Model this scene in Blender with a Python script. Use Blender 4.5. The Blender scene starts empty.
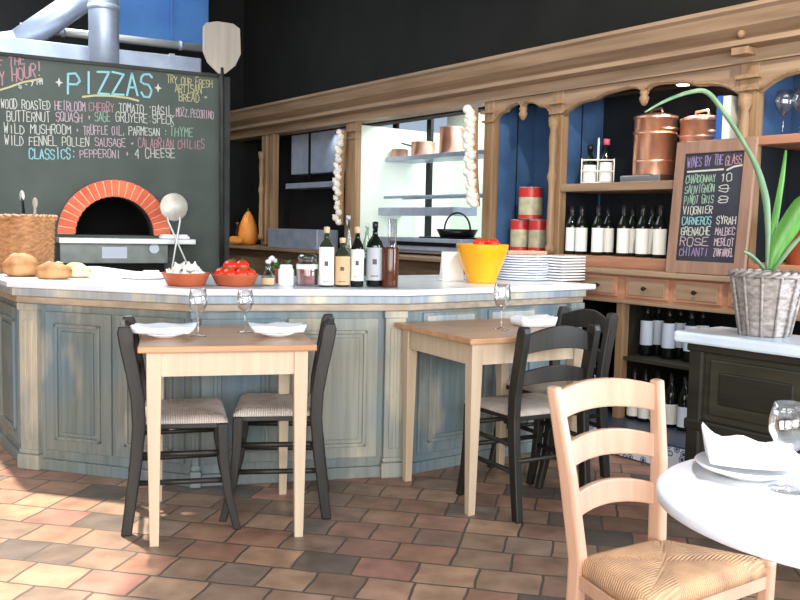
import bpy, math, random
from mathutils import Vector, Matrix
random.seed(7)
R = math.radians
PI = math.pi
scn = bpy.context.scene
COL = scn.collection

# ------------------------------------------------------------------ camera model
FPX, PITCH, ROLL, CH = 868.97, .0827, .0212, 1.191
def ray(u, v):
    cr, sr = math.cos(ROLL), math.sin(ROLL)
    dx, dy = u-400, v-300
    px = dx*cr+dy*sr; py = -dx*sr+dy*cr
    c, s = math.cos(PITCH), math.sin(PITCH)
    a = px/FPX; b = -py/FPX
    return Vector((a, c+b*s, -s+b*c))
EYE = Vector((0, 0, CH))
def at_z(u, v, z): r = ray(u, v); return EYE+r*((z-CH)/r.z)
def at_y(u, v, y): r = ray(u, v); return EYE+r*(y/r.y)
def at_pl(u, v, p, n): r = ray(u, v); return EYE+r*((Vector(p)-EYE).dot(n)/r.dot(n))

# back bar frame: x along the bar (towards the right and the viewer), y into the bar, z up
BQ = Vector((1.29, 4.83, 0)); BE = Vector((.605, -.796, 0)).normalized(); BN = Vector((.796, .605, 0)).normalized()
BPHI = math.atan2(BE.y, BE.x)
def bar_uv(u, v, y):
    X = at_pl(u, v, BQ+BN*y, BN); return Vector(((X-BQ).dot(BE), y, X.z))
def bar_w(s, y, z): return BQ+BE*s+BN*y+Vector((0, 0, z))
# chalkboard wall frame
KQ = Vector((-2.07, 6.2, 0)); KE = Vector((.883, .469, 0)).normalized(); KN = Vector((-.469, .883, 0)).normalized()
KPHI = math.atan2(KE.y, KE.x)
def board_uv(u, v, y=0):
    X = at_pl(u, v, KQ+KN*y, KN); return Vector(((X-KQ).dot(KE), y, X.z))
def board_w(x, y, z): return KQ+KE*x+KN*y+Vector((0, 0, z))

# ------------------------------------------------------------------ materials
def srgb(c):
    return tuple(((x/255)/12.92 if x/255 <= .04045 else ((x/255+.055)/1.055)**2.4) for x in c)+(1,)
def nmat(name):
    m = bpy.data.materials.new(name); m.use_nodes = True
    nt = m.node_tree; b = nt.nodes['Principled BSDF']
    return m, nt, b
def mat(name, c, rough=.5, metal=0, c2=None, scale=8, stretch=(1, 1, 1), bump=0, bscale=None, detail=4, spec=.5, lo=.35, hi=.65, trans=0, ior=1.45, coat=0):
    m, nt, b = nmat(name)
    b.inputs['Base Color'].default_value = srgb(c); b.inputs['Roughness'].default_value = rough
    b.inputs['Metallic'].default_value = metal; b.inputs['Specular IOR Level'].default_value = spec
    b.inputs['Transmission Weight'].default_value = trans; b.inputs['IOR'].default_value = ior
    b.inputs['Coat Weight'].default_value = coat
    if c2 or bump:
        tc = nt.nodes.new('ShaderNodeTexCoord'); mp = nt.nodes.new('ShaderNodeMapping')
        mp.inputs['Scale'].default_value = stretch
        nt.links.new(tc.outputs['Object'], mp.inputs['Vector'])
        nz = nt.nodes.new('ShaderNodeTexNoise'); nz.inputs['Scale'].default_value = scale; nz.inputs['Detail'].default_value = detail
        nt.links.new(mp.outputs[0], nz.inputs['Vector'])
        if c2:
            rp = nt.nodes.new('ShaderNodeValToRGB')
            rp.color_ramp.elements[0].position = lo; rp.color_ramp.elements[1].position = hi
            rp.color_ramp.elements[0].color = srgb(c); rp.color_ramp.elements[1].color = srgb(c2)
            nt.links.new(nz.outputs['Fac'], rp.inputs[0]); nt.links.new(rp.outputs[0], b.inputs['Base Color'])
        if bump:
            n2 = nz
            if bscale:
                n2 = nt.nodes.new('ShaderNodeTexNoise'); n2.inputs['Scale'].default_value = bscale
                nt.links.new(mp.outputs[0], n2.inputs['Vector'])
            bp = nt.nodes.new('ShaderNodeBump'); bp.inputs['Strength'].default_value = bump; bp.inputs['Distance'].default_value = .01
            nt.links.new(n2.outputs['Fac'], bp.inputs['Height']); nt.links.new(bp.outputs[0], b.inputs['Normal'])
    return m
def wood(name, c, c2, grain=(1, 1, .08), scale=30, rough=.5, bump=.1): 
    return mat(name, c, rough, 0, c2, scale, grain, bump)
def emit(name, c, s):
    m, nt, b = nmat(name); b.inputs['Base Color'].default_value = srgb(c)
    b.inputs['Emission Color'].default_value = srgb(c); b.inputs['Emission Strength'].default_value = s
    return m
M = {}
def floor_mat():
    m, nt, b = nmat('terracotta_tiles')
    tc = nt.nodes.new('ShaderNodeTexCoord'); mp = nt.nodes.new('ShaderNodeMapping')
    mp.inputs['Rotation'].default_value = (0, 0, R(12))
    nt.links.new(tc.outputs['Object'], mp.inputs['Vector'])
    dn = nt.nodes.new('ShaderNodeTexNoise'); dn.inputs['Scale'].default_value = 6
    nt.links.new(mp.outputs[0], dn.inputs['Vector'])
    mx = nt.nodes.new('ShaderNodeMix'); mx.data_type = 'RGBA'; mx.blend_type = 'LINEAR_LIGHT'; mx.inputs[0].default_value = .012
    nt.links.new(mp.outputs[0], mx.inputs[6]); nt.links.new(dn.outputs['Color'], mx.inputs[7])
    br = nt.nodes.new('ShaderNodeTexBrick')
    br.inputs['Scale'].default_value = 1; br.inputs['Brick Width'].default_value = .215; br.inputs['Row Height'].default_value = .175
    br.squash = .8; br.squash_frequency = 3; br.inputs['Mortar Size'].default_value = .006; br.inputs['Mortar Smooth'].default_value = .4
    br.inputs['Color1'].default_value = (0, 0, 0, 1); br.inputs['Color2'].default_value = (1, 1, 1, 1); br.inputs['Mortar'].default_value = (.5, .5, .5, 1)
    nt.links.new(mx.outputs[2], br.inputs['Vector'])
    rp = nt.nodes.new('ShaderNodeValToRGB'); cr = rp.color_ramp
    cols = [(0, (96, 90, 86)), (.12, (132, 108, 92)), (.28, (168, 124, 102)), (.42, (160, 130, 108)), (.56, (142, 118, 102)), (.7, (170, 120, 106)), (.85, (182, 146, 118)), (1, (126, 114, 106))]
    cr.elements[0].position = 0; cr.elements[0].color = srgb(cols[0][1]); cr.elements[1].position = 1; cr.elements[1].color = srgb(cols[-1][1])
    for p, c in cols[1:-1]: e = cr.elements.new(p); e.color = srgb(c)
    nt.links.new(br.outputs['Color'], rp.inputs[0])
    nz = nt.nodes.new('ShaderNodeTexNoise'); nz.inputs['Scale'].default_value = 9; nz.inputs['Detail'].default_value = 6
    nt.links.new(tc.outputs['Object'], nz.inputs['Vector'])
    rn = nt.nodes.new('ShaderNodeMapRange'); rn.inputs[1].default_value = .3; rn.inputs[2].default_value = .7; rn.inputs[3].default_value = .68; rn.inputs[4].default_value = 1.22
    nt.links.new(nz.outputs['Fac'], rn.inputs[0])
    ml = nt.nodes.new('ShaderNodeMix'); ml.data_type = 'RGBA'; ml.blend_type = 'MULTIPLY'; ml.inputs[0].default_value = 1
    nt.links.new(rp.outputs[0], ml.inputs[6]); nt.links.new(rn.outputs[0], ml.inputs[7])
    mo = nt.nodes.new('ShaderNodeMix'); mo.data_type = 'RGBA'; mo.inputs[7].default_value = srgb((92, 82, 74))
    nt.links.new(br.outputs['Fac'], mo.inputs[0]); nt.links.new(ml.outputs[2], mo.inputs[6])
    nt.links.new(mo.outputs[2], b.inputs['Base Color'])
    b.inputs['Roughness'].default_value = .42
    bp = nt.nodes.new('ShaderNodeBump'); bp.inputs['Strength'].default_value = .5; bp.inputs['Distance'].default_value = .006
    sb = nt.nodes.new('ShaderNodeMath'); sb.operation = 'SUBTRACT'
    nt.links.new(nz.outputs['Fac'], sb.inputs[0]); nt.links.new(br.outputs['Fac'], sb.inputs[1])
    nt.links.new(sb.outputs[0], bp.inputs['Height']); nt.links.new(bp.outputs[0], b.inputs['Normal'])
    return m
def paint_mat(name, base, blue, cream, amount=.55):
    # worn painted wood: streaky vertical grain, blue patches, cream rubbed-through patches
    m, nt, b = nmat(name)
    tc = nt.nodes.new('ShaderNodeTexCoord')
    def noise(scale, st, det=4):
        mp = nt.nodes.new('ShaderNodeMapping'); mp.inputs['Scale'].default_value = st
        nt.links.new(tc.outputs['Object'], mp.inputs['Vector'])
        n = nt.nodes.new('ShaderNodeTexNoise'); n.inputs['Scale'].default_value = scale; n.inputs['Detail'].default_value = det
        nt.links.new(mp.outputs[0], n.inputs['Vector']); return n
    def ramp(n, a, c, lo, hi):
        r = nt.nodes.new('ShaderNodeMapRange'); r.inputs[1].default_value = lo; r.inputs[2].default_value = hi
        nt.links.new(n.outputs['Fac'], r.inputs[0]); return r
    n1, n2, n3 = noise(2.2, (1, 1, .6)), noise(40, (1, 1, .05)), noise(3.1, (1.3, 1.3, .5), 8)
    a = nt.nodes.new('ShaderNodeMix'); a.data_type = 'RGBA'; a.inputs[6].default_value = srgb(base); a.inputs[7].default_value = srgb(blue)
    nt.links.new(ramp(n1, 0, 1, .4, .62).outputs[0], a.inputs[0])
    c = nt.nodes.new('ShaderNodeMix'); c.data_type = 'RGBA'; c.inputs[7].default_value = srgb(cream)
    nt.links.new(a.outputs[2], c.inputs[6]); nt.links.new(ramp(n3, 0, 1, amount, amount+.14).outputs[0], c.inputs[0])
    d = nt.nodes.new('ShaderNodeMix'); d.data_type = 'RGBA'; d.blend_type = 'MULTIPLY'; d.inputs[0].default_value = 1
    r = nt.nodes.new('ShaderNodeMapRange'); r.inputs[1].default_value = .3; r.inputs[2].default_value = .7; r.inputs[3].default_value = .78; r.inputs[4].default_value = 1.08
    nt.links.new(n2.outputs['Fac'], r.inputs[0])
    nt.links.new(c.outputs[2], d.inputs[6]); nt.links.new(r.outputs[0], d.inputs[7])
    nt.links.new(d.outputs[2], b.inputs['Base Color']); b.inputs['Roughness'].default_value = .6
    return m
def rush_mat(name, c, c2, freq=420):
    m, nt, b = nmat(name)
    tc = nt.nodes.new('ShaderNodeTexCoord'); sp = nt.nodes.new('ShaderNodeSeparateXYZ'); nt.links.new(tc.outputs['Object'], sp.inputs[0])
    def math_(op, a, bb=None, v=None):
        n = nt.nodes.new('ShaderNodeMath'); n.operation = op
        nt.links.new(a, n.inputs[0])
        if bb is not None: nt.links.new(bb, n.inputs[1])
        if v is not None: n.inputs[1].default_value = v
        return n.outputs[0]
    ax, ay = math_('ABSOLUTE', sp.outputs[0]), math_('ABSOLUTE', sp.outputs[1])
    g = math_('GREATER_THAN', ax, ay)
    mx = nt.nodes.new('ShaderNodeMix'); nt.links.new(g, mx.inputs[0]); nt.links.new(sp.outputs[0], mx.inputs[2]); nt.links.new(sp.outputs[1], mx.inputs[3])
    s = math_('SINE', math_('MULTIPLY', mx.outputs[0], v=freq))
    nz = nt.nodes.new('ShaderNodeTexNoise'); nz.inputs['Scale'].default_value = 14; nz.inputs['Detail'].default_value = 6; nt.links.new(tc.outputs['Object'], nz.inputs['Vector'])
    h = math_('ADD', math_('MULTIPLY', s, v=.13), nz.outputs['Fac'])
    rp = nt.nodes.new('ShaderNodeValToRGB'); rp.color_ramp.elements[0].position = .25; rp.color_ramp.elements[1].position = .75
    rp.color_ramp.elements[0].color = srgb(c2); rp.color_ramp.elements[1].color = srgb(c)
    nt.links.new(h, rp.inputs[0]); nt.links.new(rp.outputs[0], b.inputs['Base Color']); b.inputs['Roughness'].default_value = .7
    bp = nt.nodes.new('ShaderNodeBump'); bp.inputs['Strength'].default_value = .5; bp.inputs['Distance'].default_value = .004
    nt.links.new(s, bp.inputs['Height']); nt.links.new(bp.outputs[0], b.inputs['Normal'])
    return m
def wicker_mat(name, c, c2, vs=60, hs=90):
    m, nt, b = nmat(name)
    tc = nt.nodes.new('ShaderNodeTexCoord')
    mp = nt.nodes.new('ShaderNodeMapping'); nt.links.new(tc.outputs['Object'], mp.inputs['Vector'])
    nz = nt.nodes.new('ShaderNodeTexNoise'); nz.inputs['Scale'].default_value = 26; nz.inputs['Detail'].default_value = 5
    mp.inputs['Scale'].default_value = (1, 1, 2.5); nt.links.new(mp.outputs[0], nz.inputs['Vector'])
    rp = nt.nodes.new('ShaderNodeValToRGB'); rp.color_ramp.elements[0].position = .3; rp.color_ramp.elements[1].position = .7
    rp.color_ramp.elements[0].color = srgb(c2); rp.color_ramp.elements[1].color = srgb(c)
    nt.links.new(nz.outputs['Fac'], rp.inputs[0]); nt.links.new(rp.outputs[0], b.inputs['Base Color']); b.inputs['Roughness'].default_value = .65
    return m
def glass_mat(name, c=(255, 255, 255), rough=0.0):
    m, nt, b = nmat(name)
    out = nt.nodes['Material Output']; tr = nt.nodes.new('ShaderNodeBsdfTransparent'); tr.inputs[0].default_value = srgb(c)
    gl = nt.nodes.new('ShaderNodeBsdfGlossy'); gl.inputs['Roughness'].default_value = .08
    lw = nt.nodes.new('ShaderNodeLayerWeight'); lw.inputs['Blend'].default_value = .35; fr = nt.nodes.new('ShaderNodeMapRange'); fr.inputs[3].default_value = .06; fr.inputs[4].default_value = .8; nt.links.new(lw.outputs['Facing'], fr.inputs[0])
    mx = nt.nodes.new('ShaderNodeMixShader'); nt.links.new(fr.outputs[0], mx.inputs[0]); nt.links.new(tr.outputs[0], mx.inputs[1]); nt.links.new(gl.outputs[0], mx.inputs[2])
    nt.links.new(mx.outputs[0], out.inputs['Surface'])
    return m
def tile_pattern_mat():
    m, nt, b = nmat('blue_white_tiles')
    tc = nt.nodes.new('ShaderNodeTexCoord'); vo = nt.nodes.new('ShaderNodeTexVoronoi'); vo.inputs['Scale'].default_value = 22
    nt.links.new(tc.outputs['Object'], vo.inputs['Vector'])
    rp = nt.nodes.new('ShaderNodeValToRGB'); rp.color_ramp.interpolation = 'CONSTANT'
    rp.color_ramp.elements[0].color = srgb((70, 84, 130)); rp.color_ramp.elements[1].position = .42; rp.color_ramp.elements[1].color = srgb((214, 222, 236))
    e = rp.color_ramp.elements.new(.22); e.color = srgb((200, 208, 226))
    e = rp.color_ramp.elements.new(.32); e.color = srgb((88, 100, 140))
    nt.links.new(vo.outputs['Distance'], rp.inputs[0]); nt.links.new(rp.outputs[0], b.inputs['Base Color']); b.inputs['Roughness'].default_value = .25
    return m

M['floor'] = floor_mat()
M['black'] = mat('black_wall', (13, 15, 13), .85, c2=(21, 23, 20), scale=3)
M['ceil'] = mat('black_ceiling', (22, 23, 22), .8)
M['plaster'] = mat('plaster', (120, 112, 100), .9)
M['paint'] = paint_mat('worn_blue_paint', (122, 128, 122), (110, 130, 140), (172, 168, 154), .58)
M['paint_d'] = paint_mat('worn_blue_paint_panel', (106, 118, 114), (98, 122, 138), (160, 156, 144), .56)
M['paint_c'] = paint_mat('worn_cream_paint', (150, 150, 138), (130, 142, 144), (184, 176, 156), .5)
M['marble'] = mat('marble_top', (232, 234, 238), .25, c2=(214, 220, 230), scale=5)
M['mould'] = paint_mat('grey_moulding', (160, 166, 166), (150, 162, 176), (196, 192, 176), .52)
M['mould_w'] = wood('weathered_wood_moulding', (150, 134, 116), (176, 160, 140), (.1, 1, 1), 30)
M['bar'] = wood('oak_bar', (134, 110, 88), (160, 134, 108), (.06, 1, 1), 26)
M['bar_v'] = wood('oak_post', (134, 106, 78), (160, 130, 98), (1, 1, .06), 26)
M['bar_red'] = wood('oak_drawer', (160, 112, 86), (182, 134, 106), (.08, 1, 1), 24)
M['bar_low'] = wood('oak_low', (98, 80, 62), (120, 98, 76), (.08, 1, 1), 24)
M['blue'] = mat('blue_panel', (54, 82, 120), .55, c2=(70, 102, 142), scale=4)
M['navy'] = mat('navy_panel', (20, 26, 32), .6)
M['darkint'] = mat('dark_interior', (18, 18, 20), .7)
M['table_top'] = wood('pine_top', (170, 124, 88), (190, 146, 108), (.08, 1, 1), 22, .28)
M['table_leg'] = wood('pine_leg', (184, 162, 136), (196, 176, 152), (1, 1, .06), 24, .5)
M['chair_dark'] = wood('ebonised_wood', (24, 22, 19), (38, 34, 29), (1, 1, .1), 26, .5)
M['beech'] = wood('beech', (182, 142, 118), (194, 158, 134), (1, 1, .1), 18, .4, .03)
M['rush'] = rush_mat('rush_grey', (200, 188, 176), (160, 148, 138), 700)
M['rush_w'] = rush_mat('rush_warm', (204, 160, 118), (150, 118, 92), 900)
M['board'] = mat('chalkboard', (64, 72, 68), .75, c2=(76, 84, 79), scale=3, detail=8)
M['board_edge'] = mat('board_edge', (24, 26, 25), .6, c2=(44, 48, 44), scale=5)
def chalk(n, c): return mat('chalk_'+n, c, .95)
M['c_white'] = chalk('white', (188, 190, 182)); M['c_cyan'] = chalk('cyan', (132, 184, 192)); M['c_pink'] = chalk('pink', (168, 128, 136))
M['c_yellow'] = chalk('yellow', (176, 172, 128)); M['c_purple'] = chalk('purple', (142, 124, 166)); M['c_green'] = chalk('green', (136, 168, 148)); M['c_rose'] = chalk('rose', (180, 160, 170))
M['brick'] = mat('oven_brick', (200, 88, 58), .8, c2=(218, 114, 80), scale=6)
M['mortar'] = mat('oven_mortar', (226, 190, 165), .9)
M['oven_black'] = mat('oven_black', (14, 12, 11), .9)  # plain near-black for the oven inside and the box below
M['steel'] = mat('brushed_steel', (196, 200, 204), .32, 1, c2=(170, 174, 180), scale=40, stretch=(.05, 1, 1))
M['ovenfront'] = mat('oven_front', (128, 134, 130), .4, .4, c2=(110, 116, 112), scale=9)
M['shelf_steel'] = mat('blue_grey_steel', (160, 170, 190), .42, .4, c2=(178, 188, 206), scale=9)
M['washtop'] = mat('blue_lit_marble', (204, 222, 236), .22, c2=(222, 232, 242), scale=5)  # blue daylight tint put into the slab's colour
M['steel_l'] = mat('pale_steel', (206, 208, 206), .45, .6)
M['pipe'] = mat('galvanised_pipe', (188, 198, 214), .4, .5, c2=(166, 178, 198), scale=6)
M['bluelit_metal'] = mat('blue_lit_duct', (70, 120, 176), .45, .2, c2=(54, 98, 156), scale=2)  # blue light over the oven put into the box's colour
M['alu'] = mat('aluminium_peel', (206, 200, 190), .5, .4, c2=(186, 178, 168), scale=14)
M['peelwood'] = wood('peel_wood', (160, 150, 138), (174, 164, 152), (1, 1, .1), 16)
M['terracotta'] = mat('terracotta', (164, 78, 46), .6, c2=(182, 94, 60), scale=7)
M['garlic'] = mat('garlic_skin', (246, 242, 234), .6, c2=(226, 216, 202), scale=60, stretch=(1, 1, .3))
M['tomato'] = mat('tomato_skin', (214, 40, 26), .22, c2=(226, 62, 36), scale=12)
M['leaf'] = mat('leaf_green', (64, 122, 44), .4, c2=(96, 152, 64), scale=18, stretch=(1, 1, .2))
M['leaf_p'] = mat('leaf_pale', (84, 118, 86), .45, c2=(116, 142, 108), scale=18, stretch=(1, 1, .2))
M['stemgreen'] = mat('stem_green', (70, 110, 44), .6)
M['bread'] = mat('bread_crust', (150, 98, 54), .75, c2=(196, 152, 106), scale=9, bump=.3, lo=.4, hi=.62)
M['bread_p'] = mat('bread_crust_pale', (196, 156, 106), .75, c2=(240, 222, 188), scale=9, bump=.3)
M['wicker'] = wicker_mat('honey_wicker', (190, 138, 92), (140, 94, 58))
M['wicker_g'] = wicker_mat('grey_wicker', (176, 168, 164), (120, 110, 106))
M['soil'] = mat('soil', (110, 98, 80), .95, c2=(78, 68, 56), scale=40, bump=.5)
M['ceramic'] = mat('white_ceramic', (240, 241, 244), .2)
M['ceramic_b'] = mat('bluish_ceramic', (214, 222, 240), .22)
M['cloth'] = mat('white_linen', (240, 242, 248), .85, bump=.12, bscale=30)
M['glass'] = glass_mat('clear_glass')
M['greenglass'] = glass_mat('pale_green_glass', (214, 232, 220))
M['wine'] = mat('dark_bottle_glass', (16, 22, 16), .08, spec=.6)
M['brownglass'] = mat('brown_glass', (84, 44, 28), .12)
M['oilglass'] = mat('oil_bottle', (46, 50, 36), .1)
M['label'] = mat('paper_label', (236, 236, 230), .7)
M['label_b'] = mat('blue_lit_label', (222, 233, 250), .7)  # white paper with blue light put into its colour
M['label_t'] = mat('tan_label', (204, 168, 128), .7)
M['label_g'] = mat('grey_label', (176, 178, 184), .7)
M['ink'] = mat('ink', (92, 84, 84), .8)
M['capsule'] = mat('black_capsule', (26, 24, 26), .35)
M['raffia'] = mat('dry_raffia', (176, 142, 104), .9, c2=(142, 110, 78), scale=60)
M['cork'] = mat('cork', (200, 178, 150), .8)
M['yellow'] = mat('yellow_glaze', (228, 152, 14), .22, c2=(234, 166, 28), scale=5)
M['copper'] = mat('copper', (236, 172, 142), .3, .88, c2=(244, 192, 164), scale=8)
M['tin_red'] = mat('red_tin', (196, 52, 52), .35)
M['tin_body'] = mat('tin_label', (206, 194, 164), .4, c2=(166, 168, 138), scale=18)
M['menuframe'] = wood('menu_frame', (134, 104, 88), (156, 124, 106), (1, 1, .1), 22)
M['menuboard'] = mat('menu_slate', (42, 42, 54), .7, c2=(54, 56, 66), scale=5)
M['bluebook'] = mat('blue_cover', (44, 96, 176), .5)
M['squash'] = mat('squash_skin', (250, 150, 56), .4, c2=(240, 164, 84), scale=6)
M['spice'] = mat('spice', (128, 66, 66), .9, c2=(150, 90, 84), scale=50)
M['kitchen'] = mat('kitchen_tiles', (226, 236, 224), .4)
M['kitchen_w'] = mat('kitchen_white', (226, 236, 226), .6)
M['blackmetal'] = mat('black_metal', (22, 22, 24), .35, .3)
M['wash'] = wood('dark_stained_wood', (44, 43, 34), (60, 58, 46), (.1, 1, 1), 20, .45)
M['wash_d'] = wood('dark_carved_wood', (30, 29, 25), (42, 40, 33), (.1, 1, 1), 20, .45)
M['tiles'] = tile_pattern_mat()
M['plat'] = mat('slate_step', (58, 70, 96), .35)
M['white_card'] = mat('white_card', (236, 234, 226), .7)
M['lamp'] = emit('lamp_face', (255, 246, 230), 14)
M['pinkflower'] = mat('pink_cap', (206, 90, 120), .5)

# ------------------------------------------------------------------ mesh builder
class MB:
    def __init__(s): s.v = []; s.f = []; s.sm = []
    def add(s, vs, fs, smooth=False):
        o = len(s.v); s.v += [tuple(p) for p in vs]; s.f += [tuple(i+o for i in f) for f in fs]; s.sm += [smooth]*len(fs); return s
    def box(s, x0, y0, z0, x1, y1, z1):
        vs = [(x, y, z) for x in (x0, x1) for y in (y0, y1) for z in (z0, z1)]
        return s.add(vs, [(0, 1, 3, 2), (4, 6, 7, 5), (0, 4, 5, 1), (2, 3, 7, 6), (0, 2, 6, 4), (1, 5, 7, 3)])
    def frustum(s, c0, w0, d0, c1, w1, d1):
        vs = []
        for c, w, d in ((c0, w0, d0), (c1, w1, d1)):
            vs += [(c[0]-w/2, c[1]-d/2, c[2]), (c[0]+w/2, c[1]-d/2, c[2]), (c[0]+w/2, c[1]+d/2, c[2]), (c[0]-w/2, c[1]+d/2, c[2])]
        return s.add(vs, [(3, 2, 1, 0), (4, 5, 6, 7), (0, 1, 5, 4), (1, 2, 6, 5), (2, 3, 7, 6), (3, 0, 4, 7)])
    def prism(s, pts, off, smooth=False):
        # pts: planar outline of 3D points, extruded by vector off
        n = len(pts); off = Vector(off)
        a = [Vector(p) for p in pts]; b = [p+off for p in a]
        return s.add(a+b, [tuple(range(n-1, -1, -1)), tuple(range(n, 2*n))]+[(i, (i+1) % n, n+(i+1) % n, n+i) for i in range(n)], smooth)
    def sweep(s, prof, path, closed=True):
        # prof: list of 3D-offset functions per path point -> rows of points
        rows = [prof(p) for p in path]; n = len(rows[0]); o = []
        for r in rows: o += r
        fs = []
        for k in range(len(rows)-1):
            for i in range(n if closed else n-1):
                j = (i+1) % n
                fs.append((k*n+i, k*n+j, (k+1)*n+j, (k+1)*n+i))
        if closed: fs += [tuple(range(n-1, -1, -1)), tuple((len(rows)-1)*n+i for i in range(n))]
        return s.add(o, fs)
    def tube(s, pts, rad, seg=8, caps=True, flat=1.0):
        pts = [Vector(p) for p in pts]; n = len(pts)
        if not hasattr(rad, '__len__'): rad = [rad]*n
        rows = []; ref = None
        for i, p in enumerate(pts):
            t = (pts[min(i+1, n-1)]-pts[max(i-1, 0)]).normalized()
            if ref is None:
                ref = t.orthogonal().normalized()
            ref = (ref-t*ref.dot(t)).normalized(); bi = t.cross(ref)
            rows += [p+(ref*math.cos(a)+bi*math.sin(a)*flat)*rad[i] for a in [2*PI*k/seg for k in range(seg)]]
        fs = [(k*seg+i, k*seg+(i+1) % seg, (k+1)*seg+(i+1) % seg, (k+1)*seg+i) for k in range(n-1) for i in range(seg)]
        s.add(rows, fs, True)
        if caps:
            o = len(s.v)-len(rows)
            s.f += [tuple(o+i for i in range(seg-1, -1, -1)), tuple(o+(n-1)*seg+i for i in range(seg))]; s.sm += [False, False]
        return s
    def lathe(s, prof, seg=20, c=(0, 0, 0), a0=0, a1=2*PI, smooth=True, wob=None):
        full = abs(a1-a0-2*PI) < 1e-6; m = seg if full else seg+1; vs = []
        for r, z in prof:
            for k in range(m):
                a = a0+(a1-a0)*k/seg; rr = r*(wob(a, z) if wob else 1)
                vs.append((c[0]+rr*math.cos(a), c[1]+rr*math.sin(a), c[2]+z))
        fs = []
        for i in range(len(prof)-1):
            for k in range(seg):
                j = (k+1) % m
                fs.append((i*m+k, i*m+j, (i+1)*m+j, (i+1)*m+k))
        s.add(vs, fs, smooth)
        return s
    def ball(s, c, r, seg=14, rings=9, fn=None):
        rx, ry, rz = r if hasattr(r, '__len__') else (r, r, r)
        vs = []; fs = []
        for i in range(rings+1):
            th = PI*i/rings
            for k in range(seg):
                a = 2*PI*k/seg; d = Vector((math.sin(th)*math.cos(a), math.sin(th)*math.sin(a), math.cos(th)))
                q = fn(d) if fn else 1  # added fill spot that whitens the round table top
                vs.append((c[0]+d.x*rx*q, c[1]+d.y*ry*q, c[2]+d.z*rz*q))  # added spot brightening the squash, for a lamp inferred above it
        for i in range(rings):
            for k in range(seg):
                j = (k+1) % seg; fs.append((i*seg+k, (i+1)*seg+k, (i+1)*seg+j, i*seg+j))
        return s.add(vs, fs, True)
    def beam(s, p0, p1, w, h, up=(0, 0, 1), w1=None, h1=None):
        p0, p1, up = Vector(p0), Vector(p1), Vector(up); t = (p1-p0).normalized()
        sx = t.cross(up).normalized(); uz = sx.cross(t); w1 = w if w1 is None else w1; h1 = h if h1 is None else h1; vs = []
        for p, a, b in ((p0, w, h), (p1, w1, h1)):
            vs += [p-sx*a/2-uz*b/2, p+sx*a/2-uz*b/2, p+sx*a/2+uz*b/2, p-sx*a/2+uz*b/2]
        return s.add(vs, [(3, 2, 1, 0), (4, 5, 6, 7), (0, 1, 5, 4), (1, 2, 6, 5), (2, 3, 7, 6), (3, 0, 4, 7)])
    def mesh(s, name):
        me = bpy.data.meshes.new(name); me.from_pydata(s.v, [], s.f); me.update()
        import bmesh
        bm = bmesh.new(); bm.from_mesh(me); bmesh.ops.remove_doubles(bm, verts=bm.verts, dist=1e-6)
        bmesh.ops.recalc_face_normals(bm, faces=bm.faces); bm.to_mesh(me); bm.free()
        sm = s.sm
        if len(me.polygons) == len(sm):
            for p, q in zip(me.polygons, sm): p.use_smooth = q
        else:
            any_s = any(sm)
            for p in me.polygons: p.use_smooth = any_s
        return me
def obj(name, mb, m, parent=None, loc=(0, 0, 0), rotz=0, bevel=0, label=None, rot=None):
    me = mb if isinstance(mb, bpy.types.Mesh) else mb.mesh(name)
    o = bpy.data.objects.new(name, me); COL.objects.link(o)
    if m is not None and not len(me.materials): me.materials.append(M[m] if isinstance(m, str) else m)
    o.location = loc; o.rotation_euler = rot if rot else (0, 0, rotz)
    if parent: o.parent = parent
    if bevel:
        b = o.modifiers.new('bevel', 'BEVEL'); b.width = bevel; b.segments = 2; b.limit_method = 'ANGLE'; b.angle_limit = R(40)
    if label: o['label'] = label
    return o
def tag(o, label, cat, group=None):
    o['label'] = label; o['category'] = cat
    if group: o['group'] = group
    return o
def thing(name, label, cat, loc=(0, 0, 0), rotz=0, group=None):
    o = bpy.data.objects.new(name, None); COL.objects.link(o); o.empty_display_size = .1
    o.location = loc; o.rotation_euler = (0, 0, rotz)
    return tag(o, label, cat, group)
def struct(name, mb, m, **k):
    o = obj(name, mb, m, **k); o['kind'] = 'structure'; return o
def dup(root, label, loc, rotz=0, group=None):
    r = root.copy(); COL.objects.link(r); r.location = loc; r.rotation_euler = (0, 0, rotz); r['label'] = label
    if group: r['group'] = group
    for ch in list(root.children):
        c = ch.copy(); COL.objects.link(c); c.parent = r
        for g in list(ch.children):
            d = g.copy(); COL.objects.link(d); d.parent = c
    return r
def grp(o, g): o['group'] = g; return o
def arc(cx, cz, r, a0, a1, n): return [(cx+r*math.cos(R(a0+(a1-a0)*i/n)), cz+r*math.sin(R(a0+(a1-a0)*i/n))) for i in range(n+1)]
def face_cam(p): return math.atan2(p[1], p[0])-PI/2      # yaw whose local -y looks at the viewer

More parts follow.
